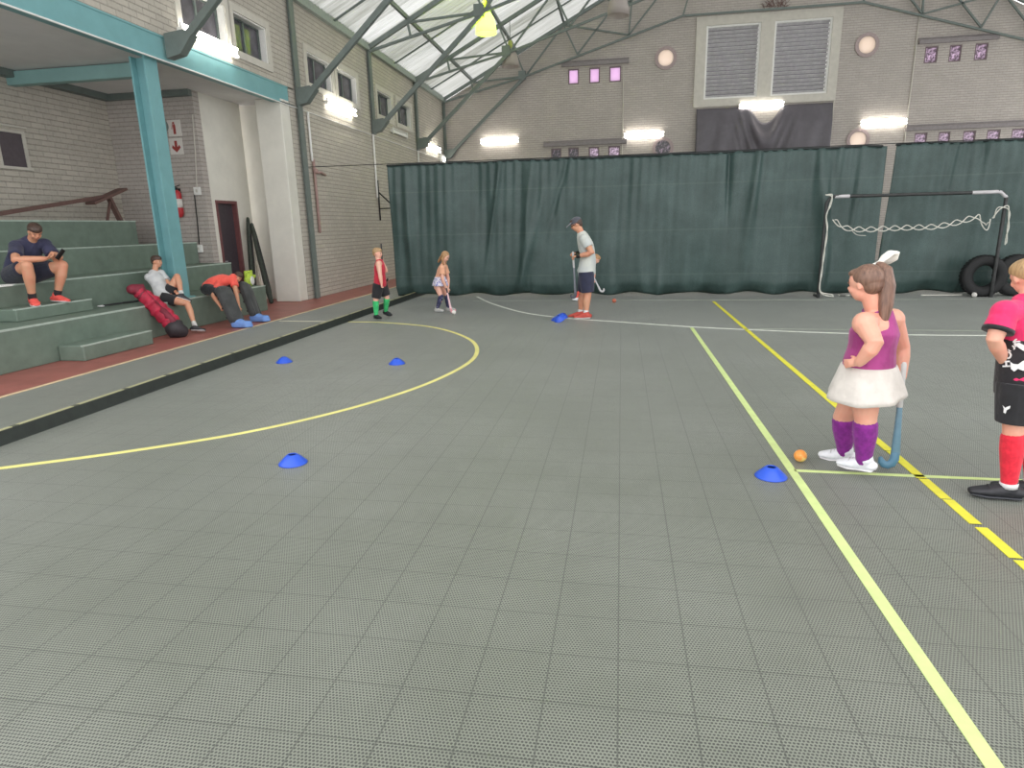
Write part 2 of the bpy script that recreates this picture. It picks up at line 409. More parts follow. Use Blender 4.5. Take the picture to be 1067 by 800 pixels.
# doors
def door(n, loc, leafs, frames, leafm, framem):
    r = bpy.data.objects.new('door_%d' % n, None); COL.objects.link(r); r.location = loc; r['kind'] = 'structure'
    obj('door_leaf', leafs, leafm, r, bevel=.006); obj('door_frame', frames, framem, r)
    return r
M_DOORD = mat('dark_brown_door', (66, 58, 64), .5); M_MAROON = mat('maroon_door_frame', (112, 70, 70), .5)
d1 = door(1, (-8.78, 13.6, 0), MB().box(-8.9, -8.86, 13.28, 13.96, 0, 2.27),
     MB().box(-8.95, -8.76, 13.22, 13.28, 0, 2.33).box(-8.95, -8.76, 13.96, 14.02, 0, 2.33).box(-8.95, -8.76, 13.28, 13.96, 2.27, 2.33), M_DOORD, M_MAROON)
obj('door_handle', MB().tube([(-8.86, 13.36, 1.0), (-8.82, 13.36, 1.0), (-8.82, 13.47, 1.0)], .009), M_LOUVRE, d1, smooth=True)
d2 = door(2, (XL, 21.35, 0), MB().box(XL-.1, XL-.06, 20.96, 21.74, 0, 2.02),
     MB().box(XL-.15, XL+.02, 20.9, 20.96, 0, 2.08).box(XL-.15, XL+.02, 21.74, 21.8, 0, 2.08).box(XL-.15, XL+.02, 20.96, 21.74, 2.02, 2.08), M_WHITE, M_WHITE)
obj('door_handle', MB().tube([(XL-.06, 21.05, 1.0), (XL-.02, 21.05, 1.0), (XL-.02, 21.16, 1.0)], .009), M_LOUVRE, d2, smooth=True)
# stand window
wn_[0] += 1
r = bpy.data.objects.new('window_%d' % wn_[0], None); COL.objects.link(r); r.location = (-10.8, 10.4, 2.9); r['kind'] = 'structure'
obj('window_frame', MB().box(-10.8, -10.76, 10.15, 10.2, 2.86, 3.5).box(-10.8, -10.76, 10.68, 10.74, 2.86, 3.5).box(-10.8, -10.76, 10.2, 10.68, 3.45, 3.5).box(-10.8, -10.75, 10.1, 10.78, 2.82, 2.87).box(-10.8, -10.75, 10.1, 10.8, 3.55, 3.58), M_FRAMEC, r)
obj('window_pane', MB().box(-10.8, -10.78, 10.2, 10.68, 2.87, 3.45), mat('dark_window_pane', (78, 70, 76), .3), r)

# ------------------------------------------------------------ court markings
def ribbon(pts, w, z=.003, h=.004):
    mb = MB(); P = [V((p[0], p[1], 0)) for p in pts]; L, Rr = [], []
    for i in range(len(P)):
        d = (P[min(len(P)-1, i+1)]-P[max(0, i-1)]).normalized(); s = V((-d.y, d.x, 0))*w/2; L.append(P[i]+s); Rr.append(P[i]-s)
    n = len(P)
    for zz in (0.0005, h):
        for a, b in zip(L, Rr): mb.v += [V((a.x, a.y, zz)), V((b.x, b.y, zz))]
    for i in range(n-1):
        a = 2*i; mb.f += [(2*n+a, 2*n+a+1, 2*n+a+3, 2*n+a+2), (a, a+2, 2*n+a+2, 2*n+a), (a+1, 2*n+a+1, 2*n+a+3, a+3)]
    return mb
def spline(pts, per=8):
    out = []; P = [V((p[0], p[1], p[2] if len(p) > 2 else 0)) for p in pts]; Q = [P[0]*2-P[1]]+P+[P[-1]*2-P[-2]]
    for i in range(1, len(Q)-2):
        for k in range(per):
            t = k/per; a, b, c, d = Q[i-1:i+3]
            out.append(.5*((2*b)+(c-a)*t+(2*a-5*b+4*c-d)*t*t+(3*b-3*c+d-a)*t**3))
    return out+[P[-1]]
M_YEL = mat('yellow_court_tape', (226, 220, 66), .6, vary=.1, scale=8, bump=0)
M_PALE = mat('pale_lime_court_tape', (206, 224, 150), .6, vary=.08, scale=8, bump=0)
M_CREAML = mat('cream_court_paint', (224, 220, 196), .6, vary=.08, scale=8, bump=0)
M_YELC = mat('pale_yellow_court_paint', (230, 224, 140), .6, vary=.1, scale=3, bump=0)
M_FAINT = mat('faint_worn_paint', (164, 172, 156), .6, bump=0)
def line(label, mb, m): tag(obj('court_line', mb, m), label, 'court line')
yel = [(-4.88, 3.42), (-4.436, 3.677), (-3.655, 4.171), (-2.95, 4.78), (-2.35, 5.66), (-1.96, 6.7), (-1.84, 7.9), (-2.2, 9.15), (-3.1, 10.3), (-4.2, 10.83), (-4.88, 10.9)]
line('curved yellow court line bulging from the low side board towards mid court', ribbon(spline(yel), .055), M_YELC)
wa = [tuple(on('z', 0, *p)) for p in ((497, 309), (512, 316), (545, 325.5), (590, 331.5), (640, 335), (720, 340.5), (800, 344.3), (876, 347.2), (960, 349), (1080, 350))]
line('white curved court line sweeping past the coach and on to the right', ribbon(spline(wa), .055), mat('white_court_paint', (222, 226, 216), .6, bump=0))
line('thick pale lime straight line running from mid court to the near right corner', ribbon([(1.145, 1.0), (1.155, 4), (1.13, 10.35)], .056), M_PALE)
yb = MB()
for a, b in [(1.2, 2.83), (2.86, 3.15), (3.17, 3.50), (3.54, 3.86), (3.87, 4.18), (4.19, 4.7), (4.71, 13.9)]:
    q = ribbon([(1.93, a), (1.935, b)], .06); yb.add(q.v, q.f)
line('bright yellow straight line of taped lengths passing behind the girl in purple', yb, M_YEL)
line('thin pale lime cross line under the feet of the girl in purple', ribbon([(1.17, 4.245), (3.6, 4.2)], .035), M_PALE)
line('faint pale line on the court just in front of the green curtain', ribbon([(-3.3, 14.2), (9, 14.1)], .03), M_FAINT)
line('thin second pale line just beyond the long white line on the right', ribbon([tuple(on('z', 0, 776, 342.5)), tuple(on('z', 0, 1080, 345))], .022), M_FAINT)
line('cream line along the edge of the red floor by the stand', ribbon([(-6.42, -1), (-6.42, 24)], .06), mat('cream_edge_paint', (222, 198, 160), .6, bump=0))
line('short pale line crossing the walkway outside the low side board', ribbon([(-6.3, 11.0), (-5.06, 10.93)], .05), M_CREAML)
# low side board
sb = empty('side_board', (-4.95, 8, 0), 'long low black side board edging the court on the left', 'side board')
M_BOARD = mat('black_rubber_board', (40, 46, 42), .6, scale=8, vary=.25)
obj('board_face', MB().prism([(-4.9, .5, 0), (-4.99, .5, 0), (-4.99, .5, .108), (-4.93, .5, .108)], (0, 17, 0)), M_BOARD, sb)
y = .5; es = MB()
k_ = N('yellow_and_black_edge_tape'); p_ = k_.n('ShaderNodeNewGeometry').outputs['Position']; s_ = k_.n('ShaderNodeSeparateXYZ'); k_.l(p_, s_.inputs[0])
fr_ = k_.math('LESS_THAN', k_.math('FRACT', k_.math('DIVIDE', s_.outputs[1], .62)), .9)
k_.l(k_.mix(fr_, rgb((90, 92, 74)), rgb((182, 180, 140))), k_.b.inputs['Base Color'])
obj('edge_tape', MB().box(-4.985, -4.945, .5, 17.5, .108, .113), k_.m, sb)
# ------------------------------------------------------------ steelwork
def mx(p): return (2*CX-p[0], p[1])
TL = [(-7.42, 6.82), (-6.2, 7.4), (-4.3, 8.35), (-2.4, 9.3), (.3, 10.65), (2.9, 11.95)]
BL = [(-7.42, 6.72), (-3.95, 7.52), (-1.85, 8.2), (.15, 8.77), (2.18, 9.3)]
WEBS = [(TL[1], (-6.12, 7.02)), (TL[1], BL[1]), (TL[2], BL[1]), (BL[1], TL[3]), (TL[3], BL[2]), (TL[3], BL[3]), (BL[2], TL[4]), (TL[4], BL[3]), (BL[3], TL[5]), (TL[5], BL[4])]
def truss(y, label):
    t = empty('roof_truss', (CX, y, EAVE), label, 'roof truss', 'steel roof trusses across the hall')
    B = lambda a, b, w, h: MB().bar((a[0], y, a[1]), (b[0], y, b[1]), w, h)
    for f in (lambda p: p, mx):
        obj('top_chord', B(f(TL[0]), (CX, 13.2), .1, .12), M_GREEN, t)
        obj('bottom_chord', MB().add(*(lambda q: (q.v, q.f))(B(f(BL[0]), f(BL[1]), .07, .07))).add(*(lambda q: (q.v, q.f))(B(f(BL[1]), f(BL[4]), .07, .07))), M_GREEN, t)
        for a, b in WEBS: obj('web_member', B(f(a), f(b), .06, .06), M_GREEN, t)
        kb = B(f((-7.2, 4.66)), f((-3.95, 7.52)), .1, .12)
        p = [f(q) for q in ((-7.45, 4.45), (-7.2, 4.5), (-6.95, 4.78), (-7.1, 4.86), (-7.45, 4.82))]
        kb.prism([(q[0], y-.09, q[1]) for q in p], (0, .18, 0))
        kb.box(f((-4.08, 0))[0]-.14, f((-4.08, 0))[0]+.14, y-.08, y+.08, 7.4, 7.72)
        obj('knee_brace', kb, M_GREEN, t)
    obj('bottom_tie', B(BL[4], mx(BL[4]), .07, .07), M_GREEN, t)
for y, l in ((10.5, 'green steel roof truss nearest the camera above the teal post'), (14.9, 'green steel roof truss landing above the white plaster pier'),
             (19.6, 'green steel roof truss between the second and third pairs of clerestory windows'), (24.0, 'green steel roof truss just beyond the third pair of clerestory windows'),
             (27.8, 'green steel roof truss set close against the gable wall')): truss(y, l)
def ibeam_col(name, label, x0, x1, y0, y1, z0, z1, m, parts=True):
    t = empty(name, ((x0+x1)/2, (y0+y1)/2, z0), label, 'steel column')
    obj('flange', MB().box(x1-.03, x1, y0, y1, z0, z1), m, t); obj('flange', MB().box(x0, x0+.03, y0, y1, z0, z1), m, t)
    obj('web', MB().box(x0+.03, x1-.03, (y0+y1)/2-.03, (y0+y1)/2+.03, z0, z1), m, t)
    obj('base_plate', MB().box(x0-.06, x1+.06, y0-.06, y1+.06, z0, z0+.02), m, t)
    return t
ibeam_col('steel_column', 'tall teal painted steel post rising from the stand', -7.87, -7.6, 10.05, 10.35, .53, 4.42, M_TEAL)
for y, z0, l in ((14.9, 0, 'dull green steel column beside the white plaster pier'), (19.6, 4.42, 'short green steel column above the unlit batten light on the left wall'), (24.0, 4.42, 'short green steel column left of the far clerestory brickwork'), (27.85, 0, 'green steel column in the far left corner of the hall')):
    t = empty('wall_column', (XL+.05, y, z0), l, 'steel column')
    obj('flange', MB().box(XL+.08, XL+.1, y-.1, y+.1, z0, EAVE), M_GREEN, t); obj('web', MB().box(XL, XL+.08, y-.02, y+.02, z0, EAVE), M_GREEN, t)
bm = empty('edge_beam', (XL, 9, 4.42), 'teal steel beam along the open front of the stand', 'steel beam')
obj('web', MB().box(XL-.04, XL-.01, 3.6, 14.8, 4.45, 4.77), M_TEAL, bm)
obj('flange', MB().box(XL-.2, XL, 3.6, 14.8, 4.42, 4.45), M_TEAL, bm); obj('flange', MB().box(XL-.2, XL, 3.6, 14.8, 4.77, 4.8), M_TEAL, bm)
tag(obj('cross_beam', MB().box(-10.8, -8.0, 10.62, 10.78, 4.26, 4.48), M_TEALD), 'pale teal beam under the stand ceiling running back from the post', 'steel beam')
tag(obj('eaves_beam', MB().box(XL, XL+.12, 3.6, 28, EAVE-.02, EAVE+.1).box(XL-.02, XL+.03, 3.6, 28, EAVE+.1, EAVE+.26), mat('grey_green_eaves_steel', (150, 160, 152), .6)), 'grey green beam along the top of the left wall', 'steel beam')
for i, x in enumerate((-6.2, -4.3, -2.4, -.55, 1.3, 3.2, 5.1)):
    tag(obj('purlin', MB().box(x-.04, x+.04, 3, 28, roofz(x)+.08, roofz(x)+.19), M_GREEN), 'steel purlin under the roof sheets, %s from the left eaves' % ('first second third fourth fifth sixth seventh'.split()[i]), 'purlin', 'purlins under the roof')
for y, l in ((17.3, 'thin rafter under the roof above the second pair of clerestory windows'), (21.9, 'thin rafter under the roof above the third pair of clerestory windows'), (26.1, 'thin rafter under the roof nearest the gable wall'), (12.7, 'thin rafter under the roof above the nearest pair of clerestory windows')):
    tag(obj('rafter', MB().bar((XL, y, roofz(XL)+.12), (CX, y, roofz(CX)+.12), .04, .05), M_GREEN), l, 'rafter', 'thin rafters between the trusses')
# ------------------------------------------------------------ stand
M_CONC = mat('green_painted_concrete', (110, 126, 114), .55, scale=5, vary=.13)
M_NOSE = mat('worn_pale_green_edge', (172, 186, 176), .6, scale=9, vary=.15)
st = empty('bleacher', (-9, 7.5, 0), 'green painted stepped concrete stand on the left', 'stand')
for x0, x1, z, y1 in ((-8.35, -7.45, .53, 12.6), (-9.1, -8.35, 1.0, 12.86), (-9.85, -9.1, 1.445, 12.86), (-10.8, -9.85, 1.91, 12.05)):
    t = obj('tier', MB().box(x0, x1, 2.0, y1, 0, z), M_CONC, st, bevel=.012)
    obj('nosing', MB().box(x1-.05, x1+.004, 2.0, y1, z-.02, z+.003), M_NOSE, t)
for l, b in (('low green concrete step on the red floor at the foot of the stand', (-7.445, -7.05, 7.3, 8.6, 0, .21)), ('green half step under the feet of the seated man', (-8.345, -7.95, 7.27, 8.55, .53, .7))):
    t = empty('concrete_step', ((b[0]+b[1])/2, (b[2]+b[3])/2, b[4]), l, 'step')
    obj('block', MB().box(*b), M_CONC, t, bevel=.015); obj('nosing', MB().box(b[1]-.04, b[1]+.004, b[2], b[3], b[5]-.015, b[5]+.003), M_NOSE, t)
M_RUST = mat('rusty_brown_paint', (108, 82, 76), .7)
X = lambda px, py, x=-10.3: on('x', x, px, py)
hr = empty('trestle_rail', X(112, 228), 'brown rail propped on a trestle at the top of the stand', 'rail')
a, b = X(-40, 229), X(108, 205)
obj('rail', MB().bar(a, b, .05, .07), M_RUST, hr); obj('top_plank', MB().bar(X(94, 212), X(128, 197), .22, .05), M_RUST, hr)
ft = X(125, 226); ft.z = 1.91; obj('leg', MB().bar(X(113, 205), ft, .1, .06), M_RUST, hr)
ft = X(111, 226); ft.z = 1.91; obj('leg', MB().bar(X(115, 207), ft, .04, .04), M_RUST, hr)
# things on the stand's end wall
YF = 12.9
W = lambda px, py: on('y', YF, px, py)
M_SIGNR = mat('sign_red', (150, 58, 52), .5, vary=.04, bump=0); M_SIGNW = mat('sign_board_white', (214, 210, 204), .5, vary=.03, bump=0)
def sign(px, py, label, glyph):
    c = W(px, py); t = empty('wall_sign', (c.x, YF, c.z-.17), label, 'sign')
    obj('board', MB().box(c.x-.15, c.x+.15, YF-.012, YF, c.z-.16, c.z+.16), M_SIGNW, t)
    m = MB()
    if glyph == 'arrow':
        o = [(-.03, .11), (.03, .11), (.03, -.02), (.08, .03), (.1, -.03), (0, -.12), (-.1, -.03), (-.08, .03), (-.03, -.02)]
        m.prism([(c.x+p, YF-.016, c.z+q) for p, q in o], (0, .004, 0)); obj('down_arrow', m, M_SIGNR, t)
    else:
        m.prism([(c.x+p, YF-.016, c.z+q) for p, q in [(-.028, -.12), (.028, -.12), (.028, .05), (.012, .08), (.012, .12), (-.03, .12), (-.03, .1), (-.012, .09), (-.012, .08), (-.028, .05)]], (0, .004, 0))
        m.bar((c.x-.03, YF-.014, c.z+.1), (c.x-.06, YF-.014, c.z-.02), .004, .012); obj('extinguisher_pictogram', m, M_SIGNR, t)
sign(182, 133.5, 'square white wall sign with a red fire extinguisher pictogram', 'ext')
sign(184, 152.5, 'square white wall sign with a red arrow pointing down', 'arrow')
c = W(170, 132); t = empty('fire_bell', (c.x, YF, c.z-.14), 'dark round alarm bell beside the extinguisher sign', 'bell')
obj('gong', MB().lathe((c.x, YF-.02, c.z), [(.001, -.06), (.08, -.055), (.13, -.02), (.14, 0), (.001, 0)], 24, 'y'), M_GREEN, t, smooth=True)
obj('mount', MB().box(c.x-.06, c.x+.06, YF-.02, YF, c.z-.06, c.z+.06), M_BLACK, t)
M_REDX = mat('extinguisher_red', (176, 46, 52), .35, vary=.05)
c = W(188.5, 210); t = empty('fire_extinguisher', (c.x, YF-.1, c.z-.33), 'red fire extinguisher with a white label hung on the brick wall', 'fire extinguisher')
z0 = c.z-.33
obj('cylinder', MB().tube([(c.x, YF-.1, z0+.08), (c.x, YF-.1, z0+.48)], .088, 20), M_REDX, t, smooth=True)
obj('label', MB().tube([(c.x, YF-.1, z0+.2), (c.x, YF-.1, z0+.38)], .0895, 20, dome=False), M_SIGNW, t, smooth=True)
obj('valve', MB().box(c.x-.02, c.x+.02, YF-.12, YF-.08, z0+.55, z0+.62).bar((c.x-.02, YF-.1, z0+.63), (c.x+.1, YF-.1, z0+.66), .02, .015), M_BLACK, t)
obj('hose', MB().tube([tuple(p) for p in spline([(c.x, YF-.1, z0+.6), (c.x-.1, YF-.13, z0+.52), (c.x-.11, YF-.13, z0+.25)])], .012), M_BLACK, t, smooth=True)
obj('wall_hook', MB().box(c.x-.03, c.x+.03, YF-.02, YF, z0+.4, z0+.6), M_BLACK, t)
cd = MB(); pts = [W(201, 120), W(204, 160), W(205.5, 196)]
for p in pts: p.y = YF-.015
cd.tube(pts, .012); tag(obj('conduit', cd, M_FRAMEC, smooth=True), 'thin conduit coming down to the upper switch box', 'conduit')
for (px, py, l) in ((206.5, 199, 'upper white switch box on the brick wall by the stand'), (208.5, 259, 'lower white socket box on the brick wall by the stand')):
    c = W(px, py); t = empty('switch_box', (c.x, YF, c.z-.08), l, 'switch box')
    obj('cover', MB().box(c.x-.075, c.x+.075, YF-.05, YF, c.z-.08, c.z+.08), M_WHITE, t, bevel=.006)
    obj('switch', MB().box(c.x-.02, c.x+.02, YF-.06, YF-.05, c.z-.03, c.z+.03), M_FRAMEC, t)
pts = [W(203, 203), W(206, 230), W(208, 254)]
for p in pts: p.y = YF-.015
tag(obj('cable', MB().tube(pts, .012), M_BLACK, smooth=True), 'dark cable linking the two white boxes on the brick wall', 'cable')
# ------------------------------------------------------------ lights that the hall has
def emis(name, c, s):
    k = N(name); k.b.inputs['Base Color'].default_value = rgb(c); k.b.inputs['Emission Color'].default_value = rgb(c); k.b.inputs['Emission Strength'].default_value = s; return k.m
M_TUBE = emis('lit_fluorescent_tube', (255, 250, 240), 11)
M_TUBEOFF = mat('unlit_tube', (226, 226, 222), .4, vary=.02)
def batten(axis, u0, u1, z, label, lit=True):
    if axis == 'x':
        A = lambda u, d, zz: (XL+d, u, zz); loc = (XL+.03, (u0+u1)/2, z-.09)
    else:
        A = lambda u, d, zz: (u, YB-d, zz); loc = ((u0+u1)/2, YB-.03, z-.09)
    t = empty('batten_light', loc, label, 'light', 'fluorescent battens on the walls')
    b = MB(); b.bar(A(u0, .04, z), A(u1, .04, z), .08, .08); obj('housing', b, M_WHITE, t)
    for dz in (-.065, .065): obj('tube', MB().tube([A(u0+.03, .11, z+dz), A(u1-.03, .11, z+dz)], .022 if lit else .016, 10), M_TUBE if lit else M_TUBEOFF, t, smooth=True)
    for u in (u0, u1-.03): 
        b = MB(); b.bar(A(u, .09, z-.1), A(u, .09, z+.1), .03, .06, up=(0, 1, 0) if axis == 'x' else (1, 0, 0)); obj('end_cap', b, M_WHITE, t)
batten('x', 10.85, 12.48, 5.0, 'lit twin tube batten light on the left wall nearest the camera')
batten('x', 16.4, 18.2, 4.8, 'lit batten light on the left wall under the second window pair')
batten('x', 21.25, 22.7, 4.76, 'unlit batten light on the left wall under the third window pair', lit=False)
batten('x', 25.2, 26.9, 4.72, 'lit batten light at the far end of the left wall')
batten('y', -5.9, -4.3, 5.12, 'leftmost lit batten light on the gable wall')
batten('y', .05, 1.62, 5.1, 'lit batten light above the lower left round window on the gable wall')
batten('y', 4.47, 6.12, 5.98, 'lit batten light directly under the louvred gable window')
batten('y', 8.97, 10.6, 5.15, 'lit batten light right of the hanging dark sheet on the gable wall')
batten('y', 14.85, 16.4, 5.2, 'lit batten light on the gable wall at the right edge of the photo')
def hibay(px, y, ztop, label, shade, neck):
    p = on('y', y, px, 20); x = p.x; zr = roofz(x)+.08
    t = empty('high_bay_lamp', (x, y, ztop-.6), label, 'hanging lamp')
    obj('shade', MB().lathe((x, y, ztop), [(.08, 0), (.15, -.04), (.24, -.2), (.29, -.4), (.305, -.58), (.29, -.57), (.275, -.4), (.225, -.2), (.14, -.06), (.08, -.02)], 28), shade, t, smooth=True)
    obj('ballast', MB().tube([(x, y, ztop-.03), (x, y, ztop+.2)], .085, 16), neck, t, smooth=True)
    obj('lamp_bulb', MB().ell((x, y, ztop-.22), (.07, .07, .14)), M_BULB if shade is M_SHADEL else M_TUBEOFF, t, smooth=True)
    if shade is M_SHADEL:
        ld = bpy.data.lights.new('added_lamp_glow', 'POINT'); ld.energy = 20; ld.color = (.78, 1, .08); ld.shadow_soft_size = .08  # added point light above the ballast, throws the lamp's glow onto the roof
        lo = bpy.data.objects.new('added_lamp_glow', ld); COL.objects.link(lo); lo.parent = t; lo.location = (-.12, -.12, .95)
    obj('hanging_rod', MB().tube([(x, y, ztop+.25), (x, y, zr)], .012), M_GREEN, t, smooth=True)
M_BULB = emis('lit_yellow_green_bulb', (236, 255, 90), 45)
def shade_mat(name, c, e):
    k = N(name); t = k.n('ShaderNodeBsdfTranslucent'); t.inputs[0].default_value = rgb(c); d = k.n('ShaderNodeBsdfDiffuse'); d.inputs[0].default_value = rgb(c)
    m = k.n('ShaderNodeMixShader'); m.inputs[0].default_value = .4; k.l(t.outputs[0], m.inputs[1]); k.l(d.outputs[0], m.inputs[2]); o = m.outputs[0]
    if e:
        q = k.n('ShaderNodeEmission'); q.inputs[0].default_value = rgb(e[0]); q.inputs[1].default_value = e[1]; a = k.n('ShaderNodeAddShader'); k.l(o, a.inputs[0]); k.l(q.outputs[0], a.inputs[1]); o = a.outputs[0]
    k.l(o, k.out.inputs[0]); return k.m
M_SHADEL = shade_mat('glowing_lime_shade', (240, 250, 190), ((214, 252, 90), 1.0)); M_SHADE = shade_mat('unlit_milky_shade', (214, 208, 204), None)
M_NECK = mat('yellow_green_lamp_body', (168, 176, 90), .5)
z1 = on('y', 19.95, 505, 12).z; z2 = on('y', 24.3, 536, 50).z; z3 = on('y', 19.95, 643, 0).z
hibay(506, 19.95, z1, 'lit lime glowing bell lamp hanging under the roof', M_SHADEL, M_NECK)
hibay(531, 24.3, z2-.02, 'unlit bell lamp with yellow green body, left of the small lit windows', M_SHADE, M_NECK)
hibay(644, 19.95, z3+.18, 'unlit pinkish bell lamp cut by the top edge of the photo', M_SHADE, M_LOUVRE)
t = empty('emergency_light', (XL+.1, 27.3, 4.3), 'small white box light low in the far left corner', 'light')
obj('body', MB().box(XL, XL+.12, 27.1, 27.5, 4.25, 4.6), M_WHITE, t, bevel=.01); obj('lens', MB().box(XL+.12, XL+.14, 27.14, 27.46, 4.3, 4.5), emis('emergency_lens', (255, 252, 240), 4), t)
# ------------------------------------------------------------ wall fittings
tag(obj('cable', MB().tube([(XL+.02, 3.6, 4.4), (XL+.02, 28, 4.4)], .014), M_WHITE, smooth=True), 'long thin white cable along the left wall at beam height', 'cable')
for y, z0, z1, l, m in ((15.35, 3.3, 4.38, 'short white pipe on the left wall by the plaster pier', M_WHITE), (19.55, 2.6, 4.4, 'white vertical pipe on the left wall above the wall bracket', M_WHITE), (24.0, 2.4, 4.4, 'white vertical pipe on the left wall nearest the far corner', M_WHITE)):
    tag(obj('wall_pipe', MB().tube([(XL+.04, y, z0), (XL+.04, y, z1)], .03), m, smooth=True), l, 'pipe')
t = empty('wall_bracket', (XL, 19.7, 2.1), 'thin dark triangular bracket on the left wall beside the curtain', 'bracket')
for n_, a, b in (('post', (XL+.03, 19.7, 1.9), (XL+.03, 19.7, 3.1)), ('arm', (XL+.03, 19.7, 2.25), (XL+.62, 19.5, 2.25)), ('brace', (XL+.03, 19.7, 2.75), (XL+.6, 19.5, 2.27))): obj(n_, MB().bar(a, b, .035, .035), M_BLACK, t)
t = empty('hose_reel_pipe', (XL+.05, 15.4, 1.5), 'faded red fire pipe with a valve below the short white pipe', 'pipe')
M_FADR = mat('faded_red_pipe', (160, 132, 126), .6)
obj('pipe', MB().tube([(XL+.05, 15.4, 1.6), (XL+.05, 15.4, 3.3)], .035), M_FADR, t, smooth=True); obj('valve', MB().tube([(XL+.05, 15.4, 3.0), (XL+.05, 15.75, 3.05), (XL+.05, 16.0, 3.0)], .03).ell((XL+.08, 15.4, 3.05), .07), M_FADR, t, smooth=True)
for x, z0, z1, l in ((-.02, 3.5, 7.7, 'thin pale conduit on the gable wall right of the small lit windows'), (10.62, 3.5, 9.6, 'thin pale conduit running up the gable wall left of the right hand windows'), (7.95, 3.5, 6.0, 'thin pale conduit beside the right edge of the dark hanging sheet')):
    tag(obj('conduit', MB().tube([(x, YB-.03, z0), (x, YB-.03, z1)], .02), M_FRAMEC, smooth=True), l, 'conduit')
# dark sheet hung below the louvres
gr = []
for i in range(61):
    u = i/60; x = 2.85+5.05*u; dip = math.exp(-((u-.52)/.12)**4)
    zt = 5.95-.62*dip*cos((u-.52)*8)**2; row = []
    for j in range(25):
        w = j/24; z = zt+(2.9-zt)*w
        fold = .05*sin(22*u)*w+.03*sin(47*u+5*w)+.09*math.exp(-((u-.52)/.22)**2)*sin(26*(w*.6+9*(u-.52)**2*(1+w)))
        row.append((x, YB-.08-.14*min(1, w*5)+fold*min(1, w*5), z))
    gr.append(row)
tag(obj('hanging_sheet', MB().sheet(gr), mat('dark_grey_plastic_sheet', (92, 88, 94), .45, scale=3, vary=.12), smooth=True, solid=.006), 'dark grey sagging sheet hung under the louvred gable window', 'sheet')
m = MB(); rnd = random.Random(3)
for i in range(46):
    a = V((5.55+rnd.uniform(-.4, .4), YB-.16+rnd.uniform(-.06, .06), 9.33+rnd.uniform(0, .1))); d = V((rnd.uniform(-.25, .25), rnd.uniform(-.05, .05), rnd.uniform(-.0, .4)))
    m.tube([a, a+d*.6+V((.03, 0, 0)), a+d], .008, 5)
tag(obj('nest', m, M_RUST), 'dark brushy bird nest of twigs above the louvred gable window', 'nest')
# ------------------------------------------------------------ curtains
def net_mat():
    k = N('dark_green_shade_net'); tc = k.n('ShaderNodeNewGeometry').outputs['Position']
    n1 = k.noise(1.4, tc, 5); n2 = k.noise(60, tc, 2)
    s = k.n('ShaderNodeSeparateXYZ'); k.l(tc, s.inputs[0])
    seam = k.math('LESS_THAN', k.math('ABSOLUTE', k.math('SUBTRACT', k.math('FRACT', k.math('MULTIPLY', s.outputs[2], 1.02)), .5)), .012)
    c = k.mix(k.ramp(n1, .35, .7), rgb((70, 92, 88)), rgb((94, 118, 115))); mp = k.n('ShaderNodeMapping'); mp.inputs['Scale'].default_value = (5, 5, .5); k.l(tc, mp.inputs[0]); n3 = k.noise(1, mp.outputs[0], 4); c = k.mix(k.ramp(n3, .5, .7, 0, .4), c, rgb((104, 128, 126))); c = k.mix(k.ramp(n2, .3, .7, 0, .5), c, rgb((54, 76, 72))); c = k.mix(k.math('MULTIPLY', seam, .25), c, rgb((112, 132, 124)))  # pale upright streaks paint the light on folds into the net colour
    k.l(c, k.b.inputs['Base Color']); k.b.inputs['Roughness'].default_value = .42; k.b.inputs['Specular IOR Level'].default_value = .6
    t = k.n('ShaderNodeBsdfTranslucent'); k.l(c, t.inputs[0]); m = k.n('ShaderNodeMixShader'); m.inputs[0].default_value = .3
    k.l(k.b.outputs[0], m.inputs[1]); k.l(t.outputs[0], m.inputs[2])
    tr = k.n('ShaderNodeBsdfTransparent'); m2 = k.n('ShaderNodeMixShader'); m2.inputs[0].default_value = .05; k.l(m.outputs[0], m2.inputs[1]); k.l(tr.outputs[0], m2.inputs[2])
    k.l(m2.outputs[0], k.out.inputs[0]); return k.m
M_NET = net_mat()
def curtain(x0, x1, y0, ztop, label, seed, ledge=lambda w: 0, redge=lambda w: 0):
    rd = random.Random(seed); fl = []
    x = x0
    while x < x1:
        fl.append((x, rd.choice((.05, .09, .14, .3, .4)), rd.uniform(-.3, .34), rd.choice((rd.uniform(-.3, .3), rd.uniform(-1.2, 1.2))), rd.uniform(.0, 1))); x += rd.uniform(.25, .6)
    nx, nz = int((x1-x0)/.035), 46; gr = []
    for i in range(nx+1):
        u = i/nx; row = []
        for j in range(nz+1):
            w = j/nz; xx = x0+(x1-x0)*u+ledge(w)*max(0, 1-u*6)+redge(w)*max(0, 1-(1-u)*6)
            y = 0
            for fx, wd_, amp, sl, st_ in fl:
                d = (xx-fx-sl*w*.8)/wd_
                if abs(d) < 3: y += (.5+.5*sin(fx*9+w*4))* amp*math.exp(-d*d)*(.35+.65*(w if st_ > .4 else 1-w*.6))
            zt = ztop-.02*abs(sin(xx*2.6)); y += .02*sin(31*xx+w*3)*(1-w)
            z = zt*(1-w)+(.012+.03*(1+sin(xx*5)))*w
            if w > .93: y -= .18*(w-.93)/.07*(1+.5*sin(xx*7))
            row.append((xx, y0-y*.8, z))
        gr.append(row)
    t = empty('net_curtain', ((x0+x1)/2, y0, 0), label, 'curtain')
    obj('net', MB().sheet(gr), M_NET, t, smooth=True, solid=.004)
    obj('top_hem', MB().tube([(r_[0][0], r_[0][1], r_[0][2]+.005) for r_ in gr[::6]], .022, 8), mat('dark_hem', (34, 42, 42), .6), t, smooth=True)
    return gr
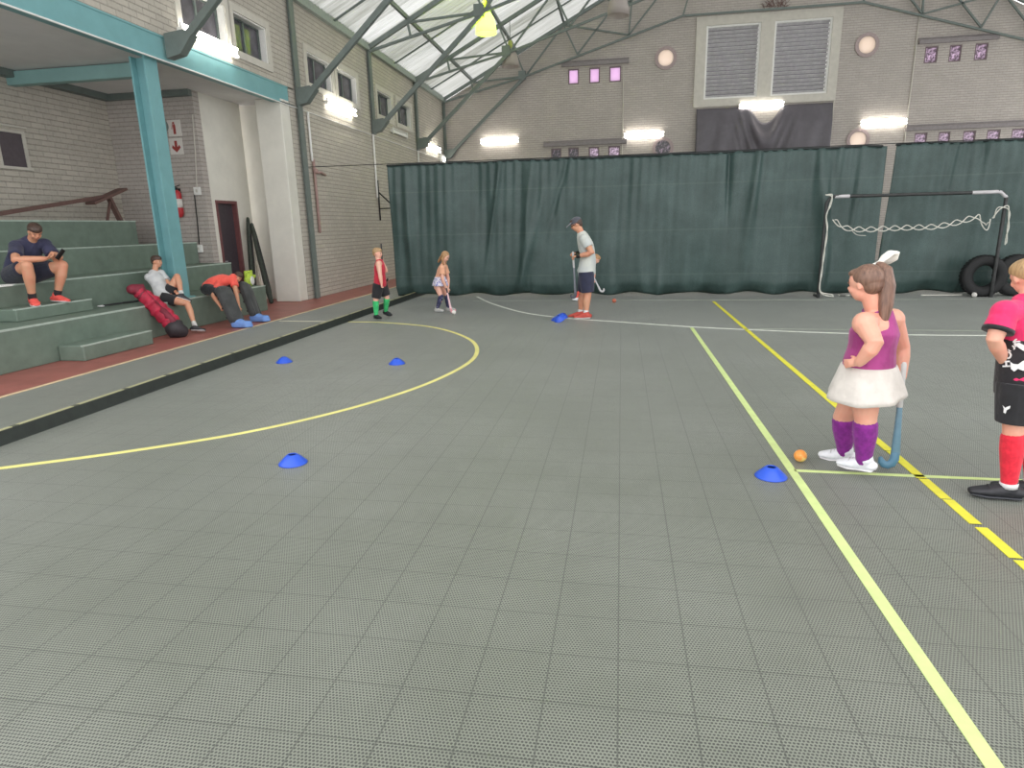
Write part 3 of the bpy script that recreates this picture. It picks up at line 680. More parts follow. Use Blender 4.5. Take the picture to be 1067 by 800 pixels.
curtain(-5.42, 5.4, 15.05, 3.08, 'long dark green net curtain hung across the hall behind the coach', 11)
curtain(5.6, 12.4, 15.1, 3.1, 'dark green net curtain to the right of the brick gap', 5, ledge=lambda w: -.2*w*w)
tag(obj('curtain_cable', MB().tube([(XL, 15.1, 3.12), (0, 15.08, 3.1), (XR, 15.1, 3.14)], .008), M_BLACK, smooth=True), 'thin dark cable stretched across the hall that carries the curtains', 'cable')
# ------------------------------------------------------------ goal and things along the curtain
Y0 = 14.5
G = lambda px, py, y=Y0: on('y', y, px, py)
gl, gt = G(862, 205), G(1050, 197)
xl, xr, zt = gl.x, gt.x, gl.z
t = empty('goal_frame', ((xl+xr)/2, Y0, 0), 'dark steel goal frame standing before the right curtain', 'goal')
M_GOAL = mat('dark_worn_goal_paint', (52, 54, 54), .5, vary=.3); M_ROPE = mat('dirty_white_cord', (206, 206, 196), .8)
obj('post', MB().tube([(xl, Y0, 0), (xl, Y0, zt-.12)], .035), M_GOAL, t, smooth=True)
obj('post', MB().tube([(xr, Y0, 0), (xr, Y0, zt-.12)], .035), M_GOAL, t, smooth=True)
obj('crossbar', MB().tube([tuple(p) for p in spline([(xl, Y0, zt-.12), (xl+.12, Y0, zt), (xl+.5, Y0, zt), (xr-.5, Y0, zt), (xr-.12, Y0, zt), (xr, Y0, zt-.12)])], .033), M_GOAL, t, smooth=True)
obj('painted_glint', MB().tube([tuple(p) for p in spline([(xr-.62, Y0, zt), (xr-.3, Y0, zt), (xr-.12, Y0, zt-.004), (xr-.01, Y0, zt-.1)])], .036), M_LOUVRE, t, smooth=True)  # pale sleeves on both crossbar ends stand for its glints
obj('painted_glint', MB().tube([(xl+.16, Y0, zt), (xl+.42, Y0, zt)], .036), M_LOUVRE, t, smooth=True)
for x in (xl, xr): obj('ground_rail', MB().tube([(x, Y0, .03), (x, Y0+.3, .03)], .025), M_GOAL, t, smooth=True)
def rope(path, r, tw, y=Y0-.06, amp=.03, strands=2):
    P = spline([tuple(G(px, py, y)) for px, py in path], 10); mb = MB()
    for s in range(strands):
        ps = []; L = 0
        for i, p in enumerate(P):
            if i: L += (p-P[i-1]).length
            a = L*tw+s*pi*2/strands; ps.append(V(p)+V((cos(a)*amp*.4, sin(a)*amp*.4, sin(a)*amp)))
        mb.tube(ps, r, 6)
    return mb
tag(obj('loose_cord', rope([(869, 229), (880, 237), (900, 239), (925, 238), (950, 237), (975, 236), (1000, 231), (1013, 227), (1020, 226), (1024, 233), (1028, 237), (1031, 230)], .011, 14, amp=.05), M_ROPE, smooth=True), 'twisted white net cord sagging across the goal mouth', 'cord')
tag(obj('loose_cord', rope([(861, 203), (867, 204), (865, 214), (861, 225), (862, 240), (859, 262), (856, 285), (854, 301), (858, 306), (868, 308)], .012, 9, amp=.02), M_ROPE, smooth=True), 'loose white cord hanging down the left goal post to the floor', 'cord')
tag(obj('loose_cord', rope([(1035, 227), (1039, 219), (1044, 216), (1051, 217), (1051, 232), (1048, 254)], .011, 12, amp=.03), M_ROPE, smooth=True), 'short white cord looped over the right goal post', 'cord')
tag(obj('loose_cord', rope([(887, 240), (893, 245), (902, 246)], .007, 5, amp=.01, strands=1), M_ROPE, smooth=True), 'short loose end of cord under the left of the sagging net cord', 'cord')
def floor_cord(pts, label):
    P = [on('z', .03, *p) for p in pts]; P = [(p.x, min(p.y, 14.75), .02) for p in P]
    tag(obj('loose_cord', MB().tube([tuple(q) for q in spline(P)], .014, 6), M_ROPE, smooth=True), label, 'cord')
floor_cord([(864, 304), (868, 303), (871, 306), (875, 303), (878, 305)], 'small tangle of white cord on the floor beside the left goal post')
floor_cord([(952, 305), (965, 304.5), (978, 303.5), (984, 303)], 'white cord lying on the floor behind the girl in purple')
M_TYRE = mat('black_tyre_rubber', (26, 27, 28), .7, scale=30, vary=.3)
def tyre(x, y, label, r=.42):
    t = empty('tyre', (x, y, 0), label, 'tyre', 'old tyres by the goal')
    obj('tyre_wall', MB().lathe((x, y, r), [(r-.2, -.07), (r-.13, -.1), (r-.05, -.1), (r-.01, -.08), (r, -.03), (r, .03), (r-.01, .08), (r-.05, .1), (r-.13, .1), (r-.2, .07), (r-.21, 0)], 48, 'y'), M_TYRE, t, smooth=True)
    b = MB()
    for k in range(36):
        a = 2*pi*k/36; d = V((cos(a), 0, sin(a))); c = V((x, y, r))+d*(r+.001); b.bar(c+V((0, -.07, 0)), c+V((0, .07, 0)), .04, .012, up=d)
    obj('tread', b, M_TYRE, t)
    return t
p = on('y', 14.62, 1024, 292); tyre(p.x, 14.62, 'dark tyre standing upright under the right side of the goal')
p = on('y', 14.45, 1066, 292); tyre(p.x, 14.7, 'dark tyre standing partly hidden behind the boy in pink and black')
# ------------------------------------------------------------ balls, cones
def ball(x, y, r, c, label, c2=None):
    k = N('ball_skin'); f = k.noise(16, k.n('ShaderNodeTexCoord').outputs['Object'], 2)
    k.l(k.mix(k.ramp(f, .45, .58), rgb(c), rgb(c2 or c)), k.b.inputs['Base Color']); k.b.inputs['Roughness'].default_value = .4
    tag(obj('hockey_ball', MB().ell((x, y, r), r, n=24, m=14), k.m, smooth=True), label, 'ball')
p = on('z', .045, 834, 474.5); ball(p.x, p.y, .043, (232, 150, 70), 'orange and yellow mottled ball beside the girl in purple', (238, 208, 120))
p = on('z', .036, 640, 313.5); ball(p.x, p.y, .045, (196, 110, 84), 'small orange red ball near the curtain right of the coach')
p = on('z', .036, 473, 325.5); ball(p.x, p.y, .04, (236, 232, 226), 'white ball at the tip of the small girl\'s stick')
p = on('z', .04, 995, 303.5); ball(p.x, min(p.y, 14.5), .05, (214, 212, 206), 'small white ball on the floor beside the upright tyre')
k = N('blue_cone_plastic'); k.b.inputs['Base Color'].default_value = rgb((44, 88, 206)); k.b.inputs['Roughness'].default_value = .35; k.b.inputs['Subsurface Weight'].default_value = 0
M_CONE = k.m
cm = MB().lathe((0, 0, 0), [(.1, .0), (.102, .004), (.096, .012), (.058, .05), (.036, .068), (.03, .07), (.026, .066), (.05, .046), (.088, .010)], 40)
def cone(px, py, label, tilt=(0, 0), z=0, first=[None]):
    p = on('z', .03+z, px, py)
    if first[0] is None: o = obj('marker_cone', cm, M_CONE, smooth=True); first[0] = o
    else: o = first[0].copy(); COL.objects.link(o)
    o.location = (p.x, p.y, z); o.rotation_euler = (tilt[0], tilt[1], random.random())
    tag(o, label, 'cone', 'blue saucer marker cones')
cone(305, 478.5, 'blue marker cone below the curved yellow line, nearest the left'); cone(296, 375, 'blue marker cone closest to the low side board'); cone(413.5, 376.5, 'blue marker cone inside the curve of the yellow line')
cone(803.5, 492, 'blue marker cone touching the pale lime line by the girl in purple')
cone(580, 332, 'blue marker cone at the front left of the cluster by the coach'); cone(586.5, 328.5, 'blue marker cone at the back right of the cluster by the coach', (.35, .25), .02)
cone(583, 330.5, 'blue marker cone propped in the middle of the cluster by the coach', (.5, -.3), .05)
# ------------------------------------------------------------ bags and sticks by the stand
def stick(label, top, heel, toe, c_shaft, c_grip, c_head, L=None, group=None, r=.014, band=.34):
    """field hockey stick: grip end at top, heel at heel, hook turning towards toe"""
    top, heel, toe = V(top), V(heel), V(toe).normalized(); d = (heel-top).normalized(); toe = (toe-d*toe.dot(d)).normalized()
    t = empty('hockey_stick', tuple(heel), label, 'hockey stick', group)
    ms, mg, mh = (mat(n_, c, .4, vary=.1) for n_, c in (('stick_shaft_paint', c_shaft), ('stick_grip_tape', c_grip), ('stick_head_paint', c_head)))
    ln = (heel-top).length; g = top+d*ln*band
    obj('grip', MB().tube([top, g], r*1.1, 10), mg, t, smooth=True)
    obj('shaft', MB().tube([g, top+d*(ln*.6), heel-d*.07], [(r, r), (r*1.2, r), (r*1.7, r*.9)], 12, side=toe), ms, t, smooth=True)
    hk = [heel-d*.08, heel-d*.03+toe*.003, heel+d*.0+toe*.018, heel+d*.012+toe*.04, heel+d*.006+toe*.064, heel-d*.012+toe*.08, heel-d*.032+toe*.084]
    obj('head', MB().tube(hk, [(r*.95, r*1.6), (r*.95, r*1.7), (r*.95, r*1.7), (r*.95, r*1.6), (r*.95, r*1.5), (r*.9, r*1.3), (r*.8, r*.9)], 12, side=d.cross(toe)), mh, t, smooth=True)
    return t
M_BAGR = mat('red_bag_fabric', (172, 34, 62), .6, scale=9, vary=.35, bump=.6); M_BAGD = mat('dark_bag_fabric', (48, 44, 48), .6, vary=.2); M_BAGM = mat('maroon_bag_fabric', (120, 30, 50), .6, vary=.25)
b0, b1, b2 = V((-7.56, 8.85, .6)), V((-7.42, 9.28, .4)), V((-7.15, 9.42, .14))
b0 = on('x', -7.55, 143, 303); b1 = on('x', -7.3, 168, 325); b2 = on('x', -7.08, 184, 345); b0.z = max(b0.z, .64); b2.z = .13
t = empty('stick_bag', (b2.x, b2.y, 0), 'red and maroon hockey stick bag slumped against the stand beside the boy', 'bag')
bd = spline([tuple(b0), tuple(b0*.5+b1*.5+V((0, 0, .03))), tuple(b1), tuple(b1*.4+b2*.6+V((.03, 0, -.01))), tuple(b2)], 5)
rr = [.09+.03*i/len(bd)+.035*sin(pi*i/(len(bd)-1))+.016*sin(i*2.3) for i in range(len(bd))]
obj('bag_body', MB().tube(bd, [(a, a*.85) for a in rr], 16), M_BAGR, t, smooth=True, remesh=.012, soft=2)
obj('bag_top', MB().tube([b0+V((-.02, -.09, .03)), b0+V((.01, .05, .02)), b0+(b1-b0)*.18], [(.08, .075), (.1, .095), (.1, .09)], 14), M_BAGM, t, smooth=True)
obj('bag_base', MB().tube([b2+(b1-b2)*.18, b2, b2+V((.06, .03, -.03))], [(.155, .14), (.17, .155), (.12, .11)], 14), M_BAGD, t, smooth=True)
obj('strap', MB().tube([tuple(q) for q in spline([tuple(b0+V((.09, .02, .05))), tuple(b0*.6+b1*.4+V((.13, -.02, .02))), tuple(b1*.7+b2*.3+V((.14, -.04, .0))), tuple(b2+V((.1, .0, .03)))])], [(.004, .02)]*25, 8), M_BAGM, t, smooth=True)
obj('mesh_pocket', MB().tube([b1+V((.06, -.05, .03)), b1*.35+b2*.65+V((.07, -.05, .03))], [(.07, .05), (.075, .05)], 12), M_BAGM, t, smooth=True)
a, b = on('z', .56, 152, 312), on('z', .56, 102, 318.5)
stick('black and white hockey stick lying on the lowest tier beside the red bag', (a.x, a.y, .553), (b.x, b.y, .553), (1, .3, 0), (38, 38, 42), (24, 24, 26), (206, 206, 206), band=.5)
p = on('z', 1.02, 3, 297); tag(obj('paper', MB().box(p.x-.09, p.x+.09, p.y-.12, p.y+.06, 1.004, 1.016).box(p.x-.05, p.x+.08, p.y-.06, p.y+.1, 1.017, 1.026), M_WHITE), 'crumpled white paper beside the seated man', 'paper')
M_OLIVE = mat('dark_olive_canvas', (56, 62, 54), .8, scale=20, vary=.25)
for bx_, by_, tpx, l in ((266, 318, 258, 'dark olive stick bag leaning by the doorway, the more upright of two'), (283, 318, 262, 'dark olive stick bag leaning by the doorway, the more slanted of two')):
    p = on('y', 13.75, bx_, by_); p.z = .03; q = on('y', 14.2, tpx, 226 if bx_ == 266 else 232); d = q-p
    t = empty('stick_bag', tuple(p), l, 'bag', 'olive stick bags by the doorway')
    obj('bag_body', MB().tube([p+V((0, 0, .02)), p+d*.15, p+d*.5, p+d*.85, q-d*.02], [.05, .07, .068, .055, .035], 12), M_OLIVE, t, smooth=True)
    obj('strap', MB().tube([p+d*.15+V((.06, -.03, 0)), p+d*.45+V((.1, -.05, -.02)), p+d*.8+V((.05, -.03, 0))], [(.004, .018)]*3, 8), M_BAGD, t, smooth=True)
p = on('y', 13.7, 274, 310); p.z = .03
stick('pale hockey stick leaning between the two olive bags', tuple(on('y', 14.1, 264, 250)), tuple(p), (.3, 1, 0), (190, 182, 164), (170, 164, 150), (58, 56, 52), r=.02)
M_LIME = mat('lime_glove_fabric', (178, 204, 70), .6, scale=12, vary=.25)
p = on('x', -7.58, 259, 290); t = empty('goalkeeper_glove', (p.x, p.y, .53), 'lime green and white goalkeeper glove propped on the lowest tier', 'glove')
gm = MB().ell((p.x, p.y, .66), (.08, .13, .13)).ell((p.x, p.y+.03, .74), (.07, .13, .1))
for k in range(4): gm.tube([(p.x, p.y-.09+k*.06, .74), (p.x+.01, p.y-.12+k*.075, .84)], .032, 8)
gm.tube([(p.x, p.y+.1, .66), (p.x+.02, p.y+.19, .74)], .035, 8); obj('mitt', gm, M_LIME, t, remesh=.01)
obj('palm_pad', MB().ell((p.x+.075, p.y+.01, .66), (.025, .07, .09)), M_WHITE, t, smooth=True)
# ------------------------------------------------------------ people
def skin_mat(name, c):
    k = N(name); co = k.n('ShaderNodeTexCoord').outputs['Object']; f = k.noise(9, co, 3)
    k.l(k.mix(k.ramp(f, .4, .7, 0, .5), rgb(c), rgb((min(255, c[0]+10), c[1]-22, c[2]-18))), k.b.inputs['Base Color'])
    k.b.inputs['Roughness'].default_value = .5; k.b.inputs['Subsurface Weight'].default_value = .06; k.b.inputs['Subsurface Radius'].default_value = (.02, .008, .004); return k.m
def hair_mat(name, a, b):
    k = N(name); co = k.n('ShaderNodeTexCoord').outputs['Object']; mp = k.n('ShaderNodeMapping'); mp.inputs['Scale'].default_value = (40, 40, 6); k.l(co, mp.inputs[0]); f = k.noise(1.6, mp.outputs[0], 3)
    k.l(k.mix(k.ramp(f, .3, .7), rgb(a), rgb(b)), k.b.inputs['Base Color']); k.b.inputs['Roughness'].default_value = .45; k.bump(f, .5, .006); return k.m
def cloth(name, c, c2=None, scale=10, lo=.4, hi=.6, rough=.8, bump=.5):
    k = N(name); co = k.n('ShaderNodeTexCoord').outputs['Object']; f = k.noise(scale, co, 3); c2 = c2 or tuple(v*.86 for v in c)
    k.l(k.mix(k.ramp(f, lo, hi), rgb(c), rgb(c2)), k.b.inputs['Base Color']); k.b.inputs['Roughness'].default_value = rough; k.b.inputs['Sheen Weight'].default_value = .15
    k.bump(k.noise(7, co, 3), bump, .03); return k.m
M_EYE = mat('dark_eye', (40, 32, 30), .2, bump=0); M_LIP = mat('lips', (172, 96, 92), .5, bump=0)
def unit(v): return V(v).normalized()
def hand(mb, w, d, pn, th, s, curl=.5, spread=.2):
    """w wrist, d direction of the palm, pn palm normal (the side the fingers close to), th thumb side, s hand length"""
    d = unit(d); pn = V(pn); pn = unit(pn-d*pn.dot(d)); t = d.cross(pn); t = t if t.dot(V(th)) > 0 else -t
    pw = s*.42; k = w+d*s*.5
    mb.tube([w-d*s*.08, w+d*s*.12, k], [(s*.15, s*.11), (s*.19, s*.12), (pw*.5, s*.1)], 12, side=t)
    for i, ln in enumerate((.44, .5, .47, .37)):
        off = t*(pw*(.375-.25*i)); b = k+off-d*s*.03; fd = unit(d+t*(spread*(.5-.33*i)))
        a1 = curl*.9; p1 = b+(fd*cos(a1*.5)+pn*sin(a1*.5))*s*ln*.42; p2 = p1+(fd*cos(a1*1.5)+pn*sin(a1*1.5))*s*ln*.33; p3 = p2+(fd*cos(a1*2.4)+pn*sin(a1*2.4))*s*ln*.25
        r = s*.047; mb.tube([b, p1, p2, p3], [r*1.12, r, r*.95, r*.8], 8)
    b = w+d*s*.14+t*s*.13; p1 = b+unit(d*.7+t*.75+pn*.2)*s*.2; p2 = p1+unit(d+t*.25+pn*(.3+curl*.6))*s*.16; p3 = p2+unit(d+pn*(.4+curl))*s*.12
    mb.tube([b, p1, p2, p3], [s*.075, s*.062, s*.055, s*.045], 8)
def person(label, cat, loc, rz, H, J, O, fat=1., vox=.008, hh=None, group=None):
    root = empty('person', loc, label, cat, group, rz)
    inv = chain(root).inverted()
    def g(v):
        if isinstance(v, Vector): return inv@v
        if isinstance(v[0], str): return inv@on(*v)
        if v[1] > 30 or v[0] > 30: return inv@on('y', v[2], v[0], v[1])
        return V(v)
    P = {k: (g(v) if k not in ('look', 'tL', 'tR', 'hL', 'hR', 'pL', 'pR', 'hup') else unit(V(v))) for k, v in J.items()}
    hh = hh or .15*H
    pel, che, hc = P['pel'], P['che'], P['hc']
    Ls, Lh = unit(P['sL']-P['sR']), unit(P.get('lh', P['sL']-P['sR']) if 'lh' in P else P['sL']-P['sR'])
    if 'lh' in J: Lh = unit(V(J['lh']))
    hips = {'L': pel+Lh*.046*H*fat**.8, 'R': pel-Lh*.046*H*fat**.8}
    spine = unit(che-pel); up0 = spine; fwd = unit(Ls.cross(up0)) if True else None
    side = unit(Ls+Lh)
    bow = P.get('bow', V((0, 0, 0)))
    def torso(inf=0, a=0., b=1., shoulder=1.):
        T = [(-.14, .078, .066), (0, .094, .074), (.28, .088, .07), (.5, .082, .062), (.75, .092, .066), (.92, .088*shoulder, .055), (1.03, .055*shoulder, .045)]
        pts, rad = [], []
        def at(t):
            for (t0, x0, y0), (t1, x1, y1) in zip(T, T[1:]):
                if t0 <= t <= t1: q = (t-t0)/(t1-t0); return x0+(x1-x0)*q, y0+(y1-y0)*q
            return T[-1][1:]
        n = 9
        for i in range(n):
            t = a+(b-a)*i/(n-1); x, y = at(max(-.14, min(1.03, t)))
            if t < -.14: x, y = T[0][1:]
            pts.append(pel+(che-pel)*t+fwdv(t)*bowamt*H*sin(pi*min(1, max(0, t))))
            rad.append((x*H*fat**.8+inf, y*H*fat+inf))
        return pts, rad
    bowamt = -O.get('hunch', 0)
    def fwdv(t): return fwd
    up_h = unit(P.get('hup', V((0, 0, 1)))); lk = unit(P['look']); lt = unit(up_h.cross(lk)); up_h = unit(lk.cross(lt)); HR = Matrix((lk, lt, up_h)).transposed()
    def hp(x, y, z): return hc+HR@V((x*hh, y*hh, z*hh))
    b = MB(); pts, rad = torso(0, -.12, 1.03); b.tube(pts, rad, 20, side=side)
    b.tube([che+(che-pel)*.02, che*.45+hp(-.08, 0, -.25)*.55, hp(-.06, 0, -.1)], [.038*H*fat**.6, .033*H*fat**.5, .033*H*fat**.5], 14)
    b.ell(hp(-.04, 0, .1), (.42*hh, .355*hh, .38*hh), HR, 20, 12); b.ell(hp(.1, 0, -.16), (.27*hh, .27*hh*min(1.15, fat**.3), .29*hh), HR, 16, 10)
    b.ell(hp(.19, 0, -.33), (.13*hh, .13*hh, .1*hh), HR)
    b.ell(hp(.2, 0, .02), (.18*hh, .24*hh, .2*hh), HR)
    b.tube([hp(.36, 0, .06), hp(.43, 0, -.06), hp(.40, 0, -.1)], [.035*hh, .052*hh, .05*hh], 8)
    for s in (1, -1):
        b.ell(hp(-.02, s*.35, -.02), (.07*hh, .03*hh, .11*hh), HR); b.ell(hp(.24, s*.17, -.1), (.12*hh, .1*hh, .1*hh), HR)
    b.tube([hp(.36, -.07, -.2), hp(.375, 0, -.2), hp(.36, .07, -.2)], .03*hh, 8)
    ar, lr = H*fat**.6, H*fat**.7
    hs = .1*H*O.get('hand', 1)
    for s in 'LR':
        S, E, Wr = P['s'+s], P['e'+s], P['w'+s]
        b.ell(S, .043*ar); b.tube([che*.55+S*.45-(che-pel)*.02, S], [.045*H, .042*ar], 12)
        b.tube([S, S*.6+E*.4, E, E*.7+Wr*.3, Wr], [.039*ar, .035*ar, .028*ar, .0285*ar, .019*ar], 14)
        d = P.get('h'+s, unit(Wr-E)); hand(b, Wr, d, P.get('p'+s, V((0, 0, -1)) if abs(d.z) < .8 else unit(P['look'])), O.get('th'+s, (1, 0, .3)), hs, O.get('curl'+s, .7))
        K, A = P['k'+s], P['a'+s]; h = hips[s]
        b.tube([h, h*.6+K*.4, K], [.062*lr, .054*lr, .037*lr], 16); b.tube([K, K*.68+A*.32+(K-A).cross(side).normalized()*(-.006*H), K*.3+A*.7, A], [.037*lr, .038*lr, .027*lr, .021*lr], 14)
        b.ell(K, .038*lr)
        td = P['t'+s]; b.tube([A, A+unit(A-K)*.012*H], .02*H, 10)
    body = obj('body', b, O['skin'], root, local=True, remesh=vox, soft=3)
    if H > 0:
        for s in (1, -1):
            obj('eye', MB().ell(hp(.335, s*.13, .02), (.026*hh, .035*hh, .026*hh), HR), M_EYE, root, smooth=True, local=True)
            obj('eyebrow', MB().tube([hp(.375, s*.07, .1), hp(.365, s*.15, .12), hp(.32, s*.21, .09)], .014*hh, 6), O['hairm'], root, local=True, smooth=True)
        obj('mouth', MB().tube([hp(.36, -.08, -.2), hp(.395, 0, -.2), hp(.36, .08, -.2)], .02*hh, 6), M_LIP, root, local=True, smooth=True)
    # hair
    st_ = O.get('hair', 'short'); hb = MB()
    if st_ == 'short':
        hb.ell(hp(-.1, 0, .16), (.41*hh, .375*hh, .37*hh), HR, 20, 12); hb.ell(hp(-.02, 0, .26), (.41*hh, .365*hh, .27*hh), HR, 20, 12); hb.ell(hp(.08, 0, .34), (.3*hh, .28*hh, .15*hh), HR)
        hb.ell(hp(-.26, 0, -.06), (.2*hh, .28*hh, .24*hh), HR)
    elif st_ == 'pony':
        hb.ell(hp(-.1, 0, .15), (.41*hh, .38*hh, .385*hh), HR, 24, 14); hb.ell(hp(-.2, 0, -.02), (.27*hh, .33*hh, .3*hh), HR); hb.ell(hp(.1, 0, .34), (.28*hh, .27*hh, .13*hh), HR)
    elif st_ == 'long':
        hb.ell(hp(-.1, 0, .15), (.43*hh, .4*hh, .4*hh), HR, 20, 12)
        for s in (1, -1): hb.tube([hp(-.02, s*.3, .1), hp(.0, s*.36, -.3), che*.5+hp(.1, s*.4, -.5)*.5+lk*.03], [.13*hh, .14*hh, .1*hh], 10)
        hb.tube([hp(-.3, 0, .1), hp(-.36, 0, -.3), hp(-.4, 0, -.85)], [(.3*hh, .14*hh), (.32*hh, .13*hh), (.2*hh, .07*hh)], 12, side=lt)
    obj('hair', hb, O['hairm'], root, local=True, remesh=max(.005, vox*.9), soft=2)
    if 'pony' in O:
        pt = [g(v) for v in O['pony']]; o_ = obj('ponytail', MB().tube(pt, O['ponyr'], 14, side=lt), O['hairm'], root, local=True, remesh=.006, soft=2)
    # shirt
    sh = O['shirt']; m = MB(); pts, rad = torso(sh.get('inf', .012), sh.get('a', .08), sh.get('b', 1.0), sh.get('shoulder', 1)); rad[0] = tuple(r+sh.get('flare', .006) for r in rad[0]); m.tube(pts, rad, 22, side=side)
    if sh.get('sleeve', 0) > 0:
        for s in 'LR':
            S, E = P['s'+s], P['e'+s]; q = S.lerp(E, sh['sleeve'])
            m.ell(S, .043*ar+.011); m.tube([che*.6+S*.4-(che-pel)*.03, S, S.lerp(E, sh['sleeve']*.5), q], [.05*H, .043*ar+.011, .041*ar+.011, .041*ar+.016], 16, dome=False)
    shirt = obj('shirt', m, sh['m'], root, local=True, remesh=vox, soft=sh.get('soft', 3))
    if 'collar' in sh: obj('collar', MB().tube([che*.75+hp(-.08, 0, -.25)*.25-V((0, 0, .01)), che*.62+hp(-.08, 0, -.25)*.38], .036*H*fat**.6+.008, 18, dome=False), sh['collar'], root, local=True, smooth=True)
    # bottoms
    bo = O['bottom']; m = MB()
    if bo['kind'] == 'shorts':
        pts, rad = torso(.014, -.14, bo.get('waist', .16)); m.tube(pts, rad, 20, side=side)
        for s in 'LR':
            h, K = hips[s], P['k'+s]; f_ = bo.get('len', .7); a_ = bo.get('inf', .016)
            m.tube([h, h.lerp(K, f_*.5), h.lerp(K, f_)], [.062*lr+a_, .056*lr+a_, (.054-.012*f_)*lr+a_+.006], 16, dome=False)
        obj('shorts', m, bo['m'], root, local=True, remesh=vox, soft=3)
    else:
        top = pel+(che-pel)*bo.get('top', .14); n = 40; rows = []; dn = V((0, 0, -1))
        for i in range(9):
            q = i/8; c = top+(dn*bo['drop'])*q; ra = .046*H*fat**.8+.062*lr+.010-.02*(1-q)**2+bo['flare']*q; rb = .074*H*fat+.024-.012*(1-q)**2+bo['flare']*q
            a_ = unit(side-V((0, 0, 1))*side.z); b_ = V((0, 0, 1)).cross(a_)
            rows.append([c+a_*(cos(2*pi*k/n)*(ra+.012*q*sin(2*pi*k/n*7)))+b_*(sin(2*pi*k/n)*(rb+.012*q*sin(2*pi*k/n*7+1)))+V((0, 0, bo.get('tilt', 0)*cos(2*pi*k/n)*q)) for k in range(n)])
        for r_ in rows: m.v += r_
        for i in range(8):
            for k in range(n): m.f.append((i*n+k, i*n+(k+1) % n, (i+1)*n+(k+1) % n, (i+1)*n+k))
        m.f.append(tuple(range(n)))
        obj('skirt', m, bo['m'], root, local=True, smooth=True, solid=.006)
    # socks and shoes
    for s in 'LR':
        K, A = P['k'+s], P['a'+s]; td = P['t'+s]; so = O.get('sock')
        if so:
            q0 = so.get('from', .12); T0 = K.lerp(A, q0); pts = [K.lerp(A, q0+(1.02-q0)*i/4) for i in range(5)]
            r0 = [(.0385, .0385, .033, .027, .0235)[i]*lr+so.get('inf', .006) for i in range(5)]
            if q0 > .6: r0 = [.024*lr+so.get('inf', .006)]*5
            obj('sock', MB().tube(pts, r0, 16), so['m'], root, local=True, remesh=max(vox*.8, .005), soft=2)
        if 'shoe' in O:
            dn = unit(A-K); dn = unit(dn-td*dn.dot(td)); sd = dn.cross(td); ah = .042*H; L_ = .155*H*O.get('foot', 1)
            heel = A-td*.24*L_+dn*ah*.45; toe = A+td*.72*L_+dn*ah*.62
            f = MB(); w_ = .03*H; f.tube([heel, A+dn*ah*.35+td*.1*L_, A+td*.42*L_+dn*ah*.5, toe], [(w_*.9, ah*.55), (w_*1.02, ah*.8), (w_*1.15, ah*.52), (w_*.8, ah*.3)], 16, side=sd)
            f.tube([A-dn*ah*.35-td*.01, A+dn*ah*.3], [.025*lr+.006, .032*H], 14)
            shoe = obj('shoe', f, O['shoe'], root, local=True, remesh=max(vox*.7, .005), soft=2)
            f = MB(); f.tube([heel+dn*ah*.48, A+dn*ah*.93+td*.1*L_, A+td*.42*L_+dn*ah*.93, toe+dn*ah*.25], [(w_*.95, ah*.17), (w_*.95, ah*.17), (w_*1.22, ah*.17), (w_*.8, ah*.15)], 16, side=sd)
            obj('sole', f, O['sole'], shoe, smooth=True, local=False) if False else None
            so_ = obj('sole', f, O['sole'], root, local=True, smooth=True); so_.parent = shoe; so_.location = so_.location-shoe.location
            if O.get('laces'):
                for q in (.2, .3, .4):
                    c = A+td*q*L_+dn*ah*(-.02+q*.42-.22); l_ = obj('lace', MB().tube([c-sd*w_*.55+dn*.006, c-dn*.004, c+sd*w_*.55+dn*.006], .004, 6), O['laces'], root, local=True, smooth=True); l_.parent = shoe; l_.location = l_.location-shoe.location
    if O.get('report'):
        ln = lambda a, b_: round((P[a]-P[b_]).length/H, 3)
        print('PERSON', label[:40], 'ua', ln('sL', 'eL'), ln('sR', 'eR'), 'fa', ln('eL', 'wL'), ln('eR', 'wR'), 'th', round((hips['L']-P['kL']).length/H, 3), round((hips['R']-P['kR']).length/H, 3), 'sh', ln('kL', 'aL'), ln('kR', 'aR'), 'torso', ln('pel', 'che'), 'shw', ln('sL', 'sR'), 'headz', round((hc.z+hh/2)/H, 3), 'neck', round((hc-che).length/H, 3))
    return root, P, HR, hp
SK1 = skin_mat('fair_freckled_skin', (226, 170, 146)); SK2 = skin_mat('tanned_skin', (204, 152, 122)); SK3 = skin_mat('pale_skin', (230, 182, 160))
HB = hair_mat('dark_brown_hair', (58, 44, 38), (88, 68, 58)); HBL = hair_mat('short_blond_hair', (196, 164, 120), (150, 118, 84)); HBR = hair_mat('light_brown_hair', (138, 106, 88), (92, 68, 58)); HGO = hair_mat('golden_hair', (196, 156, 112), (156, 116, 80))
BL = cloth('black_sports_fabric', (34, 34, 38)); WS = mat('white_trainer', (226, 228, 232), .5, vary=.07, scale=30, bump=0.05); WSO = mat('white_rubber_sole', (214, 214, 214), .6, bump=0)
DS = mat('black_trainer', (36, 37, 42), .5, vary=.3, scale=30); DSO = mat('black_rubber_sole', (52, 54, 60), .5, bump=0)
REP = True
